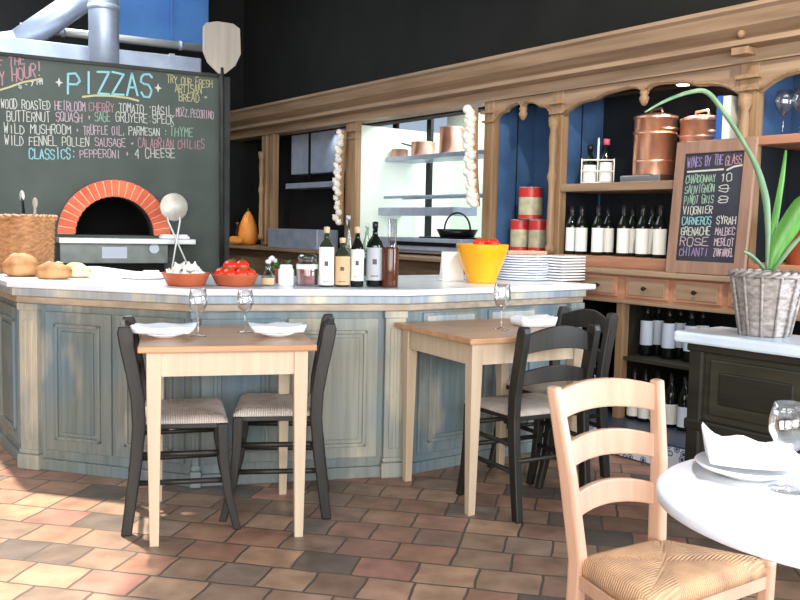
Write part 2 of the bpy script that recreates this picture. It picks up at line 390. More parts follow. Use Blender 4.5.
# ------------------------------------------------------------------ chalk strokes
GL = {'A': "00 26 40|12 32", 'B': "00 06 36 45 33 03|33 42 30 00", 'C': "45 36 16 05 01 10 30 41", 'D': "00 06 26 44 42 20 00", 'E': "40 00 06 46|03 33", 'F': "00 06 46|03 33",
      'G': "45 36 16 05 01 10 30 41 43 23", 'H': "00 06|40 46|03 43", 'I': "20 26", 'J': "36 31 20 10 01", 'K': "00 06|46 03 40", 'L': "06 00 40", 'M': "00 06 23 46 40", 'N': "00 06 40 46",
      'O': "16 05 01 10 30 41 45 36 16", 'P': "00 06 36 45 44 33 03", 'Q': "16 05 01 10 30 41 45 36 16|22 40", 'R': "00 06 36 45 44 33 03|23 40", 'S': "45 36 16 05 04 13 33 42 41 30 10 01",
      'T': "06 46|26 20", 'U': "06 01 10 30 41 46", 'V': "06 20 46", 'W': "06 10 24 30 46", 'X': "00 46|06 40", 'Y': "06 23 46|23 20", 'Z': "06 46 00 40",
      '0': "16 05 01 10 30 41 45 36 16", '1': "15 26 20", '2': "05 16 36 45 44 00 40", '3': "06 46 24 43 41 30 10 01", '4': "30 36 02 42", '5': "46 06 03 33 42 41 30 01", '6': "45 36 16 05 01 10 30 41 42 33 03",
      '7': "06 46 10", '8': "13 04 05 16 36 45 44 33 13 02 01 10 30 41 42 33", '9': "01 10 30 41 45 36 16 05 04 13 43", '*': "24 22|13 33", ',': "21 10", ':': "24 24.3|21 21.3", '!': "26 22|20 20.3", "'": "26 25", '-': "13 33", '+': "25 21|03 43", '.': "20 20.3"}
def chalk_line(text, x, z, h, w=None, slope=0, stroke=.008, jit=.25, width=None, seed=1):
    """flat chalk strokes in the local x-z plane (y = 0 front) starting at x,z"""
    rnd = random.Random(seed); mb = MB(); cw = h*.72
    if width: cw = width/max(1, len(text))
    sx = cw*.74/4; cx = x
    for ch in text:
        hh = h*(1+rnd.uniform(-.12, .12)); dz = rnd.uniform(-.06, .06)*h
        if ch in GL:
            for st in GL[ch].split('|'):
                pts = []
                for t in st.split():
                    a = float(t[0]); b = float(t[1:])
                    pts.append((cx+(a+rnd.uniform(-jit, jit))*sx, z+dz+(b+rnd.uniform(-jit, jit))*hh/6+slope*(cx-x)))
                for (ax, az), (bx, bz) in zip(pts, pts[1:]):
                    d = Vector((bx-ax, bz-az)); L = d.length
                    if L < 1e-5: continue
                    d /= L; nx, nz = -d.y*stroke/2, d.x*stroke/2; ex, ez = d.x*stroke*.35, d.y*stroke*.35
                    mb.add([(ax-ex+nx, 0, az-ez+nz), (ax-ex-nx, 0, az-ez-nz), (bx+ex-nx, 0, bz+ez-nz), (bx+ex+nx, 0, bz+ez+nz),
                            (ax-ex+nx, -.001, az-ez+nz), (ax-ex-nx, -.001, az-ez-nz), (bx+ex-nx, -.001, bz+ez-nz), (bx+ex+nx, -.001, bz+ez+nz)],
                           [(4, 5, 6, 7), (0, 1, 5, 4), (1, 2, 6, 5), (2, 3, 7, 6), (3, 0, 4, 7)])
        cx += cw*(.55 if ch in " ,:'.!I" and not width else 1)
    return mb
def chalk_stroke(pts, stroke):
    mb = MB()
    for (ax, az), (bx, bz) in zip(pts, pts[1:]):
        d = Vector((bx-ax, bz-az)).normalized(); nx, nz = -d.y*stroke/2, d.x*stroke/2
        mb.add([(ax+nx, 0, az+nz), (ax-nx, 0, az-nz), (bx-nx, 0, bz-nz), (bx+nx, 0, bz+nz), (ax+nx, -.001, az+nz), (ax-nx, -.001, az-nz), (bx-nx, -.001, bz-nz), (bx+nx, -.001, bz+nz)],
               [(4, 5, 6, 7), (0, 1, 5, 4), (1, 2, 6, 5), (2, 3, 7, 6), (3, 0, 4, 7)])
    return mb

#PART2
# ================================================================== SETTING
struct('floor', MB().box(-7, -4, -.1, 5, 12, 0), 'floor')
hx0, hx1, hy0, hy1 = -4.6, -1.72, 3.0, 7.6
cl = MB(); cl.box(-7, -4, 3.6, hx0, 12, 3.7).box(hx1, -4, 3.6, 5, 12, 3.7).box(hx0, -4, 3.6, hx1, hy0, 3.7).box(hx0, hy1, 3.6, hx1, 12, 3.7)
struct('ceiling', cl, 'ceil')
struct('wall_left', MB().box(-5.2, -4, 0, -5.1, 12, 3.6), 'plaster')
struct('wall_back', MB().box(-5.5, .3, 2.05, 3.2, .42, 3.6), 'black', loc=BQ, rotz=BPHI)
# rear wall seen above the chalkboard, running left from the end of the bar
struct('wall_rear', MB().box(-4.2, 2.5, 0, 3.0, 2.6, 3.6), 'black', loc=KQ, rotz=KPHI)
# bright kitchen behind the hatch in the bar
struct('wall_kitchen', MB().box(-3.12, 1.25, 0, .1, 1.33, 3.6).box(-3.13, .24, 0, -3.06, 1.3, 2.05), 'kitchen_w', loc=BQ, rotz=BPHI)
struct('trim_1', MB().box(-3.055, .24, 1.0, .1, 1.245, 1.02), 'steel_l', loc=BQ, rotz=BPHI)
# front facade with tall windows behind the viewer, daylight comes in between the piers
fw = MB()
for x0, x1 in ((-5.1, -4.3), (-1.6, -1.2), (1.4, 1.8), (4.4, 5)): fw.box(x0, -3.0, 0, x1, -2.85, 3.6)
fw.box(-5.1, -3.0, 3.2, 5, -2.85, 3.6); fw.box(-5.1, -3.0, 0, 5, -2.85, .35)
struct('wall_front', fw, 'plaster')
struct('wall_right', MB().box(4.9, -3, 0, 5, 1.0, 3.6).box(4.9, 3.2, 0, 5, 5, 3.6).box(4.9, 1.0, 3.1, 5, 3.2, 3.6).box(4.9, 1.0, 0, 5, 3.2, .4), 'plaster')

# ================================================================== BACK BAR
bar = thing('back_bar', 'long oak back bar with carved arches, deep cornice and drawers along the rear wall', 'bar cabinet', BQ, BPHI)
def B(name, mb, m, parent=None, bevel=0, **k): return obj(name, mb, m, parent or bar, bevel=bevel, **k)
SL, SR = -5.45, 1.75
def extr(prof, a, b): return MB().prism([(a, y, z) for y, z in prof], (b-a, 0, 0))
B('cornice', extr([(.30, 2.315), (-.02, 2.315), (-.02, 2.295), (.0, 2.28), (.03, 2.22), (.09, 2.18), (.10, 2.165), (.05, 2.16), (.05, 2.135), (.11, 2.125), (.30, 2.125)], SL, SR), 'bar')
B('frieze', MB().box(SL, .13, 2.06, SR, .29, 2.13), 'bar')
posts = [(-4.62, .10), (-4.45, .07), (-3.134, .15), (-1.415, .09), (-.795, .095), (.50, .107)]
for s, w in posts:
    p = B('post', MB().box(s, .15, 1.0, s+w, .21, 2.08), 'bar_v', bevel=.004)
for s, w in (posts[0], posts[4], posts[5]):
    B('turned_column', MB().lathe([(.0, 1.05), (.03, 1.05), (.03, 1.09), (.02, 1.11), (.026, 1.2), (.02, 1.45), (.024, 1.5), (.034, 1.53), (.024, 1.56), (.02, 1.62), (.028, 1.75), (.02, 1.82), (.034, 1.85), (.034, 1.9), (0, 1.9)], 14, (s+w/2, .125, 0)), 'bar_v')
for s, w in posts[2:]:
    B('capital', MB().box(s-.012, .12, 1.98, s+w+.012, .2, 2.0).box(s-.006, .13, 1.92, s+w+.006, .2, 1.935), 'bar_v', bevel=.003)
# finial brackets on the frieze
for s in (.553,): B('finial', MB().ball((s, .06, 2.19), (.02, .02, .022)).box(s-.045, .05, 2.09, s+.045, .13, 2.125), 'bar_v')
# carved arch panels with pendant drops
def arch_panel(a, b):
    n = 28; top = 2.07; pts = []
    for i in range(n+1):
        t = i/n; q = abs(2*t-1)
        z = 1.905+.115*(1-q**2.2)**.9+(.012*math.sin(q*PI*3) if q > .55 else 0)
        if q < .1: z -= .035*(1-q/.1)
        pts.append((a+(b-a)*t, z))
    mb = MB(); vs = []; 
    for y in (.155, .185):
        for x, z in pts: vs.append((x, y, z))
        for x, z in pts: vs.append((x, y, top))
    m = n+1; fs = []
    for i in range(n):
        fs += [(i, i+1, m+i+1, m+i), (2*m+i, 3*m+i, 3*m+i+1, 2*m+i+1), (i, 2*m+i, 2*m+i+1, i+1), (m+i, m+i+1, 3*m+i+1, 3*m+i)]
    fs += [(0, m, 3*m, 2*m), (n, 2*m+n, 3*m+n, m+n)]
    mb.add(vs, fs)
    p = B('arch_panel', mb, 'bar')
    c = (a+b)/2
    B('pendant', MB().lathe([(0, -.075), (.012, -.07), (.024, -.05), (.03, -.03), (.02, -.015), (.028, 0), (.02, .015), (0, .02)], 12, (c, .165, 1.985)), 'bar_v', p)
    em = MB()   # raised edge bead following the arch
    em.tube([(x, .15, z+.012) for x, z in pts], .007, 6)
    B('arch_bead', em, 'bar_v', p)
arch_panel(-1.325, -.795); arch_panel(-.70, .50); arch_panel(.607, 1.74)
# blue partitions and dark back boards
B('side_partition', MB().box(-1.35, .215, 1.05, -1.33, .585, 2.06), 'blue')
B('side_partition', MB().box(-.755, .215, 1.46, -.73, .55, 2.06), 'blue')
B('side_partition', MB().box(.54, .215, 1.67, .565, .55, 2.06), 'blue')
B('lower_side_partition', MB().box(-.755, .215, 1.05, -.73, .55, 1.46), 'navy')
B('lower_side_partition', MB().box(.54, .215, 1.05, .565, .55, 1.67), 'navy')
bp = B('back_board', MB().box(-1.33, .56, 1.0, -.72, .58, 2.06), 'blue')
bp2 = B('back_board', MB().box(-.72, .56, 1.0, .55, .58, 2.06), 'navy')
bp3 = B('back_board', MB().box(.55, .56, 1.67, SR, .58, 2.06), 'blue')
B('lower_back_board', MB().box(.55, .56, 1.0, SR, .58, 1.67), 'navy')
B('seam_batten', MB().box(-1.02, .55, 1.05, -1.012, .56, 2.05), 'navy'); B('seam_batten', MB().box(-1.328, .38, 1.05, -1.322, .386, 2.05), 'navy'); B('seam_batten', MB().box(-.729, .36, 1.05, -.725, .368, 2.05), 'navy')
# dark bay on the far left
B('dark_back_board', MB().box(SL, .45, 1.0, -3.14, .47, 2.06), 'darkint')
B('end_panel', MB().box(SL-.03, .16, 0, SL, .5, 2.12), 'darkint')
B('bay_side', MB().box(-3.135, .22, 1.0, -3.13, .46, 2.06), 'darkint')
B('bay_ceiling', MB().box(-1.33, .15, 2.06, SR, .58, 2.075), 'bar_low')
# shelves
z_sh = 1.437
B('upper_shelf', MB().box(-.70, .15, z_sh, .50, .55, z_sh+.048), 'bar', bevel=.004)
B('upper_shelf', MB().box(.607, .15, 1.645, SR, .55, 1.69), 'bar_red', bevel=.004)
B('bottle_shelf', MB().box(-1.33, .14, .985, SR, .55, 1.05), 'bar_red', bevel=.004)
B('ledge', MB().box(SL, -.03, .955, SR, .56, .985), 'bar', bevel=.006)
# drawer band
B('drawer_band', MB().box(-.60, .02, .815, SR, .5, .955), 'bar_red')
B('drawer_rail', MB().box(-.62, -.015, .795, SR, .5, .815), 'bar', bevel=.004)
for u0, u1 in ((584, 617), (626, 668.5), (674, 722), (729, 783)):
    s0, s1 = bar_uv(u0, 288, .01).x, bar_uv(u1, 288, .01).x
    d = B('drawer', MB().box(s0, .004, .83, s1, .03, .945), 'bar_red', bevel=.004)
    B('drawer_moulding', MB().box(s0+.02, -.002, .845, s1-.02, .006, .93), 'bar', d, bevel=.003)
    B('drawer_knob', MB().tube([((s0+s1)/2, .0, .888), ((s0+s1)/2, -.02, .888)], .006, 8).ball(((s0+s1)/2, -.024, .888), .012), 'blackmetal', d)
# lower cabinet
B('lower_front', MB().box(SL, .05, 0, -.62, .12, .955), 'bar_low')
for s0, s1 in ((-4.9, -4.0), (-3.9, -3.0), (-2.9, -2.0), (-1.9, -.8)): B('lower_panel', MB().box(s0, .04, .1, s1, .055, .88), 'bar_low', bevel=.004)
B('lower_post', MB().box(-.118, .02, .13, -.072, .08, .80), 'bar_v', bevel=.003)
B('lower_partition', MB().box(-.10, .08, .13, -.08, .55, .80), 'wash_d')
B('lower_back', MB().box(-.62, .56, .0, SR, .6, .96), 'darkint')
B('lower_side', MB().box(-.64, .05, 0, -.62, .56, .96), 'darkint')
B('lower_shelf', MB().box(-.08, .04, .468, SR, .55, .49), 'wash', bevel=.003)
B('step', MB().box(-.62, -.24, 0, SR, .55, .13), 'plat', bevel=.004)
B('tile_riser', MB().box(-.60, -.25, .008, SR, -.238, .122), 'tiles')
# small downlight in the big bay
pl = thing('puck_downlight', 'small round lit downlight under the arch above the copper pots', 'lamp', bar_w(bar_uv(683, 84, .2).x, .2, bar_uv(683, 85, .2).z), BPHI)
_pz = 2.059-bar_uv(683, 85, .2).z
obj('stem', MB().tube([(0, 0, .03), (0, 0, _pz)], .008, 8), 'steel_l', pl)
obj('housing', MB().lathe([(0, .04), (.04, .04), (.04, .0), (.034, 0)], 16), 'steel_l', pl); obj('lens', MB().lathe([(0, .004), (.034, .004), (.034, 0), (0, 0)], 16), 'lamp', pl)

# kitchen behind the hatch
def on_bar(s, y, z): return bar_w(s, y, z)
ks = thing('kitchen_shelf_rack', 'steel shelf rack with black uprights in the bright kitchen hatch', 'shelf', BQ, BPHI)
ys = .5
zt = bar_uv(400, 157, ys).z; zm = bar_uv(400, 197, ys).z; zb = bar_uv(400, 211, ys-.05).z
sl, sr_ = -3.04, -1.45
obj('top_shelf', MB().box(sl, ys, zt-.03, sr_, ys+.32, zt+.005), 'shelf_steel', ks, bevel=.003)
obj('wire_shelf', MB().tube([(sl, ys, zm), (sr_, ys, zm)], .012, 6).tube([(sl, ys+.2, zm), (sr_, ys+.2, zm)], .012, 6), 'shelf_steel', ks)
s0, s1 = bar_uv(372, 211, ys-.05).x, bar_uv(453, 211, ys-.05).x
obj('rail_box', MB().box(s0, ys-.05, zb-.035, s1, ys+.2, zb+.03), 'shelf_steel', ks, bevel=.004)
obj('rail_end', MB().box(s0-.12, ys-.05, zb-.02, s0, ys+.15, zb+.025), 'blackmetal', ks)
for u in (391, 425):
    s = bar_uv(u, 180, ys+.3).x; obj('upright', MB().box(s-.03, ys+.33, 1.02, s+.03, ys+.36, 2.4), 'blackmetal', ks)
def pot(name, label, u, v, y, r, h, handle=None, group=None, lid=False, m='copper'):
    p = bar_uv(u, v, y); t = thing(name, label, 'pot', bar_w(p.x, y, zt+.006), BPHI, group)
    obj('body', MB().lathe([(0, 0), (r*.96, 0), (r, .006), (r, h), (r*1.03, h), (r*1.03, h+.004), (r*.96, h+.004), (r*.94, .008), (0, .008)], 24), m, t)
    if lid:
        obj('lid', MB().lathe([(r*1.02, h+.004), (r*1.02, h+.012), (r*.6, h+.03), (0, h+.038)], 24), m, t)
        obj('lid_handle', MB().tube([(-.05, 0, h+.03), (-.04, 0, h+.06), (.04, 0, h+.06), (.05, 0, h+.03)], .007, 8), m, t)
    if handle == 'long': obj('handle', MB().tube([(-r, 0, h*.8), (-r-.05, 0, h*.85), (-r-.2, 0, h*1.15)], .009, 8, flat=.6), 'blackmetal', t)
    if handle == 'loops':
        for sgn in (-1, 1): obj('handle', MB().tube([(sgn*r, -.04, h*.75), (sgn*(r+.04), -.03, h*.77), (sgn*(r+.04), .03, h*.77), (sgn*r, .04, h*.75)], .007, 8), m, t)
    return t
pot('saucepan', 'small copper pan leftmost on the top kitchen shelf', 373, 161, ys+.1, .085, .12)
pot('saucepan', 'low copper pan with a long dark handle mid kitchen shelf', 400, 159, ys+.12, .07, .07)
pot('saucepan', 'squat copper saucepan with raised handle beside the tall kitchen pot', 423, 154, ys+.12, .1, .11, 'long')
pot('stew_pot', 'tall copper pot rightmost on the top kitchen shelf', 451, 151, ys+.1, .095, .2)
rg = thing('kitchen_range', 'stainless range with dark slots standing in the kitchen hatch', 'cooker', BQ, BPHI)
zr = bar_uv(420, 238, .2).z
a0, a1 = bar_uv(372, 240, .2).x, bar_uv(461, 240, .2).x
obj('cabinet', MB().box(a0, .2, 1.022, a1, .75, zr), 'shelf_steel', rg, bevel=.005)
for k in range(4):
    x0 = a0+.25+k*(a1-a0-.3)/4; obj('slot', MB().box(x0, .192, zr-.06, x0+.2, .201, zr-.03), 'blackmetal', rg)
obj('grate', MB().box(a1-.55, .25, zr, a1-.05, .7, zr+.012), 'blackmetal', rg)
pn = thing('frying_pan', 'dark pan with an arched bail handle on the kitchen range', 'pan', bar_w(a1-.3, .42, zr+.013), BPHI)
obj('body', MB().lathe([(0, 0), (.13, 0), (.16, .06), (.155, .06), (.125, .006), (0, .006)], 24), 'blackmetal', pn)
obj('bail_handle', MB().tube([(.15*math.cos(a), 0, .055+.13*math.sin(a)) for a in [PI*i/12 for i in range(13)]], .007, 8), 'blackmetal', pn)
# dark cooking bay: steel hood and worktop
hd = thing('extractor_hood', 'dim steel extractor hood in the dark bay left of the kitchen hatch', 'hood', BQ, BPHI)
h0, h1 = -4.3, -3.3
zz0 = bar_uv(320, 172, .24).z; zz1 = bar_uv(320, 184, .24).z
obj('hood_panel', MB().box(h0, .3, zz0, h1, .42, 2.05), 'shelf_steel', hd, bevel=.004)
obj('hood_lip', MB().box(h0, .24, zz1-.03, h1, .42, zz1+.02), 'shelf_steel', hd, bevel=.004)
obj('hood_divider', MB().box((h0+h1)/2-.17, .29, zz0-.12, (h0+h1)/2-.14, .31, 2.05), 'blackmetal', hd)
st = thing('steel_worktop', 'low steel worktop block in the dark bay beside the oven wall', 'worktop', BQ, BPHI)
p0, p1 = bar_uv(268, 236, .06), bar_uv(317, 236, .06)
obj('front', MB().box(p0.x, .06, .986, p1.x, .28, bar_uv(290, 229, .06).z), 'shelf_steel', st, bevel=.004)
# squash and bottles on the far ledge
pp = bar_uv(248, 240, .17); P_ = bar_w(pp.x, .17, .986)
t = thing('butternut_squash', 'orange squash standing upright on the far bar ledge', 'squash', P_, BPHI)
obj('flesh', MB().lathe([(0, 0), (.07, .005), (.10, .06), (.10, .12), (.085, .2), (.05, .29), (.02, .335), (0, .345)], 18), 'squash', t); obj('stem', MB().tube([(0, 0, .34), (.005, 0, .37)], [.012, .008], 8), 'stemgreen', t)
t = thing('butternut_squash', 'orange squash lying on its side at the foot of the upright one', 'squash', bar_w(pp.x+.03, .015, 1.031), BPHI)
obj('flesh', MB().tube([(-.13, 0, 0), (-.115, 0, 0), (-.06, 0, 0), (.03, 0, 0), (.1, 0, 0), (.13, 0, 0), (.14, 0, 0)], [.01, .03, .045, .042, .034, .02, .004], 14), 'squash', t)
for lab, u, r, h, cap in (('left of two small bottles beside the squash on the far ledge', 231.5, .03, .2, 'label'), ('right of two small bottles beside the squash on the far ledge', 237.5, .028, .23, 'brownglass')):
    q = bar_uv(u, 240, .2); t = thing('oil_bottle', 'small amber bottle, '+lab, 'bottle', bar_w(q.x, .2, .986), BPHI, 'small bottles on the far ledge')
    obj('body', MB().lathe([(0, 0), (r, 0), (r, h*.55), (r*.4, h*.75), (r*.4, h*.92), (0, h*.92)], 16), 'brownglass', t); obj('cap', MB().lathe([(0, h*.91), (r*.5, h*.91), (r*.5, h), (0, h)], 12), 'label_t', t)
# ================================================================== CHALKBOARD WALL AND OVEN
cbw = thing('chalkboard_wall', 'tall dark chalkboard wall with handwritten pizza menu around the oven mouth', 'chalkboard', KQ, KPHI)
BX0, BX1, BT = -1.9, .79, 2.285
OC, OZ, RI, RO = .03, 1.10, .272, .388
mb = MB()
ring = [(OC+RI*math.cos(R(180-180*i/24)), OZ+RI*math.sin(R(180-180*i/24))) for i in range(25)]
def face_with_hole(y, flip):
    vs = []; fs = []
    # left, right slabs and the strip under the opening, fan above it
    for x0, x1, z0, z1 in ((BX0, OC-RI, 0, OZ), (OC+RI, BX1, 0, OZ), (OC-RI, OC+RI, 0, OZ-.005)):
        o = len(vs); vs += [(x0, y, z0), (x1, y, z0), (x1, y, z1), (x0, y, z1)]; fs.append((o, o+1, o+2, o+3))
    o = len(vs); tops = [(BX0+(BX1-BX0)*i/24, BT) for i in range(25)]
    vs += [(x, y, z) for x, z in ring]+[(x, y, z) for x, z in tops]
    fs += [(o+i, o+i+1, o+25+i+1, o+25+i) for i in range(24)]
    a = len(vs); vs += [(BX0, y, OZ), (BX1, y, OZ)]
    fs += [(a, o, o+25), (o+24, a+1, o+49)]
    return vs, fs
for y in (0, .14):
    v, f = face_with_hole(y, y > 0); mb.add(v, f)
mb.add([(x, y, z) for y in (0, .14) for x, z in ring], [(i, i+1, 26+i, 25+i) for i in range(24)])
mb.box(BX0, 0.0005, 0, BX0+.001, .1395, BT)
obj('board_face', mb, 'board', cbw)
obj('top_trim', MB().box(BX0, -.012, BT-.012, BX1, .15, BT+.014), 'board_edge', cbw, bevel=.003)
obj('edge_post', MB().box(BX1, -.015, 0, BX1+.075, .15, BT+.0), 'board_edge', cbw, bevel=.004)
obj('edge_bead', MB().box(BX1-.012, -.02, 0, BX1+.012, -.002, BT), 'board', cbw, bevel=.003)
# writing: start and end pixels measured on the photograph, laid on the wall plane
def write(text, u0, v0, u1, v1, hpx, m, lab, stroke=.009, seed=1, jit=.3):
    a, b = board_uv(u0, v0), board_uv(u1, v1)
    h = board_uv(u0, v0-hpx).z-a.z
    L = b.x-a.x
    o = obj('lettering', chalk_line(text, a.x, a.z, h, width=L, slope=(b.z-a.z)/L, stroke=stroke, seed=seed, jit=jit), m, cbw, loc=(0, -.003, 0), label=lab)
    return o
write('PIZZAS', 68, 94, 155, 95, 22, 'c_cyan', 'large pale cyan word PIZZAS', .014, 3, .25)
def kstroke(pts, m, lab, w=.012):
    obj('chalk_line', chalk_stroke([(board_uv(u, v).x, board_uv(u, v).z) for u, v in pts], w), m, cbw, loc=(0, -.003, 0), label=lab)
kstroke([(82, 97), (95, 95.5), (112, 96), (128, 98), (139, 101)], 'c_yellow', 'yellow underline below PIZZAS', .014)
for u, v in ((59, 82.5), (158, 88)):
    c = board_uv(u, v); k = .022
    d = MB().prism([(c.x, 0, c.z+k*1.5), (c.x+k*.35, 0, c.z+k*.35), (c.x+k*1.2, 0, c.z), (c.x+k*.35, 0, c.z-k*.35), (c.x, 0, c.z-k*1.5), (c.x-k*.35, 0, c.z-k*.35), (c.x-k*1.2, 0, c.z), (c.x-k*.35, 0, c.z+k*.35)], (0, -.001, 0))
    obj('chalk_star', d, 'c_white', cbw, loc=(0, -.003, 0))
write('WOOD ROASTED', 1, 108, 51, 110, 9, 'c_white', 'white chalk line WOOD ROASTED', .0050, 11)
write('HEIRLOOM', 55, 110, 86, 111.5, 9, 'c_rose', 'pale rose word HEIRLOOM', .0050, 12)
write('CHERRY', 89, 111, 115, 112.5, 9, 'c_pink', 'pink word CHERRY', .0050, 13)
write('TOMATO "BASIL'.replace('"', "'"), 119, 112, 173, 116, 9, 'c_white', 'white words TOMATO BASIL', .0050, 14)
write('MOZZ,PECORINO', 176, 116, 214, 119, 8, 'c_rose', 'pale rose words at the end of the first line', .0045, 15)
write('BUTTERNUT', 7, 121, 51, 121.5, 10, 'c_white', 'white word BUTTERNUT', .0050, 16)
write('SQUASH *', 56, 121.5, 92, 121.5, 9, 'c_rose', 'pale rose word SQUASH', .0050, 17)
write('SAGE', 95, 121.5, 111, 121.5, 10, 'c_green', 'pale green word SAGE', .0050, 18)
write('GRUYERE:SPECK', 116, 121.5, 175, 124, 9, 'c_white', 'white words GRUYERE SPECK', .0050, 19)
write('WILD MUSHROOM', 4, 133, 72, 134, 9, 'c_white', 'white words WILD MUSHROOM', .0050, 20)
write("* TRUFFLE OIL,", 76, 134.5, 126, 135, 9, 'c_rose', 'pale rose words TRUFFLE OIL', .0050, 21)
write('PARMESAN :', 129, 135, 168, 135.5, 8, 'c_white', 'white word PARMESAN', .0050, 22)
write('THYME', 170, 136, 194, 136.5, 9, 'c_green', 'pale green word THYME', .0050, 23)
write('WILD FENNEL POLLEN', 5, 145, 90, 146, 9, 'c_white', 'white words WILD FENNEL POLLEN', .0050, 24)
write('SAUSAGE *', 95, 146, 135, 147, 8, 'c_rose', 'pale rose word SAUSAGE', .0050, 25)
write('CALABRIAN CHILIES', 138, 147, 205, 149, 9, 'c_pink', 'pink words CALABRIAN CHILIES', .0050, 26)
write('CLASSICS:', 29, 159, 77, 158.5, 10, 'c_cyan', 'pale cyan word CLASSICS', .0075, 27)
write('PEPPERONI *', 80, 157.5, 130, 158, 8, 'c_rose', 'pale rose word PEPPERONI', .0050, 28)
write('4 CHEESE', 135, 158, 176, 157.5, 9, 'c_white', 'white words 4 CHEESE', .0050, 29)
write('OF THE', -8, 70, 26, 63, 9, 'c_pink', 'pink words OF THE', .007, 30)
write('HAPPY HOUR!', -26, 90, 43, 74, 13, 'c_pink', 'pink words HAPPY HOUR', .008, 31)
kstroke([(-10, 93), (10, 87), (22, 82.5), (42, 78.5)], 'c_yellow', 'yellow underline below HAPPY HOUR', .012)
write('5 - 7 PM', 19, 88, 43, 83.5, 5, 'c_white', 'small white hours', .006, 32)
write('TRY OUR FRESH', 167, 83, 213, 88, 8, 'c_yellow', 'pale yellow words TRY OUR FRESH', .0045, 33)
write('ARTISAN', 175, 92, 202, 94, 8, 'c_yellow', 'yellow word ARTISAN', .0050, 34)
write('BREAD', 179, 101, 200, 102, 8, 'c_yellow', 'yellow word BREAD', .0050, 35)
write('*', 203, 101, 210, 101.5, 7, 'c_white', 'small white chalk flourish', .0045, 36)

ov = thing('pizza_oven', 'brick arched pizza oven with steel ledge set in the chalkboard wall', 'oven', KQ, KPHI)
nb = 21
a_m = MB()
for i in range(24):
    pass
a_m.add([(OC+r*math.cos(R(180*i/40)), y, OZ+r*math.sin(R(180*i/40))) for y in (-.028, -.001) for r in (RI, RO-.004) for i in range(41)],
        [(i, i+1, 41+i+1, 41+i) for i in range(40)]+[(82+i, 123+i, 124+i, 83+i) for i in range(40)]+[(i, 82+i, 83+i, i+1) for i in range(40)]+[(41+i, 42+i, 124+i, 123+i) for i in range(40)]+[(0, 41, 123, 82), (40, 122, 163, 81)])
arch = obj('arch_mortar', a_m, 'mortar', ov)
for i in range(nb):
    t0, t1 = 180*i/nb+.75, 180*(i+1)/nb-.75
    q = [(OC+r*math.cos(R(t)), -.001, OZ+r*math.sin(R(t))) for r, t in ((RI-.004, t0), (RO, t0), (RO, (t0+t1)/2), (RO, t1), (RI-.004, t1))]
    obj('arch_brick', MB().prism(q, (0, -.036, 0)), 'brick', arch, bevel=.004)
dome = MB()
dome.add([(OC+RI*k*math.cos(R(180*i/20)), y, OZ+RI*k*math.sin(R(180*i/20))) for y, k in ((.141, 1.0), (.25, 1.15), (.6, 1.15), (.95, .7)) for i in range(21)],
         [(j*21+i, j*21+i+1, (j+1)*21+i+1, (j+1)*21+i) for j in range(3) for i in range(20)]+[tuple(63+i for i in range(21))], True)
dome.box(OC-RI*1.15, .141, OZ-.02, OC+RI*1.15, .96, OZ-.001)
obj('oven_dome', dome, 'oven_black', ov)
l0, l1 = board_uv(59, 238, -.2), board_uv(196, 236, -.2)
lz = (l0.z+l1.z)/2
obj('ledge', MB().box(l0.x, -.2, 1.04, l1.x, -.004, 1.078), 'steel_l', ov, bevel=.004)
f0, f1 = board_uv(60, 250, -.09).x, board_uv(168, 250, -.09).x
obj('front_panel', MB().box(f0, -.09, .90, f1, -.003, 1.04), 'ovenfront', ov, bevel=.003)
g0, g1 = board_uv(102, 254, -.094), board_uv(127, 254, -.094)
obj('data_plate', MB().box(g0.x, -.095, g0.z-.03, g1.x, -.0905, g0.z+.05), 'label_b', ov)
obj('lower_black_box', MB().box(f0+.02, -.06, .3, f1-.02, -.003, .90), 'oven_black', ov)  # solid near-black box below the front panel
g = board_uv(154, 250, -.1)
obj('thermometer', MB().tube([(g.x, -.091, g.z+.01), (g.x, -.11, g.z+.01)], .035, 16), 'label_b', ov)
def on_board(x, y, z): return board_w(x, y, z)
# folded towel on the ledge
c = board_uv(174, 233, -.1)
t = tag(obj('folded_towel', MB().box(-.1, -.05, 0, .1, .05, .018).box(-.09, -.04, .018, .09, .045, .03), 'cloth', loc=on_board(c.x, -.11, 1.079), rotz=KPHI, bevel=.006), 'white folded cloth on the right end of the oven ledge', 'towel')
# round turning peel with two rods, leaning in front of the ledge
tp = thing('turning_peel', 'round metal turning peel on splayed rods right of the oven mouth', 'peel', on_board(0, 0, 0), KPHI)
cc = board_uv(174, 207, -.25)
disc = MB()
disc.add([], [])
disc.lathe([(0, -.004), (.095, -.004), (.098, 0), (.095, .004), (0, .004)], 28)
obj('blade', disc, 'alu', tp, loc=(cc.x, -.25, cc.z), rot=(PI/2, 0, 0))
for a, b in (((168, 221), (188, 266)), ((180, 221), (172, 268))):
    q0, q1 = board_uv(a[0], a[1], -.256), board_uv(b[0], b[1], -.256)
    q1 = q0+(q1-q0)*1.0
    obj('rod', MB().tube([(q0.x, -.25, q0.z+.03), (q0.x, -.256, q0.z), (q1.x, -.256, q1.z), (q1.x+(q1.x-q0.x)*.1, -.25, .02)], .007, 8), 'steel_l', tp)
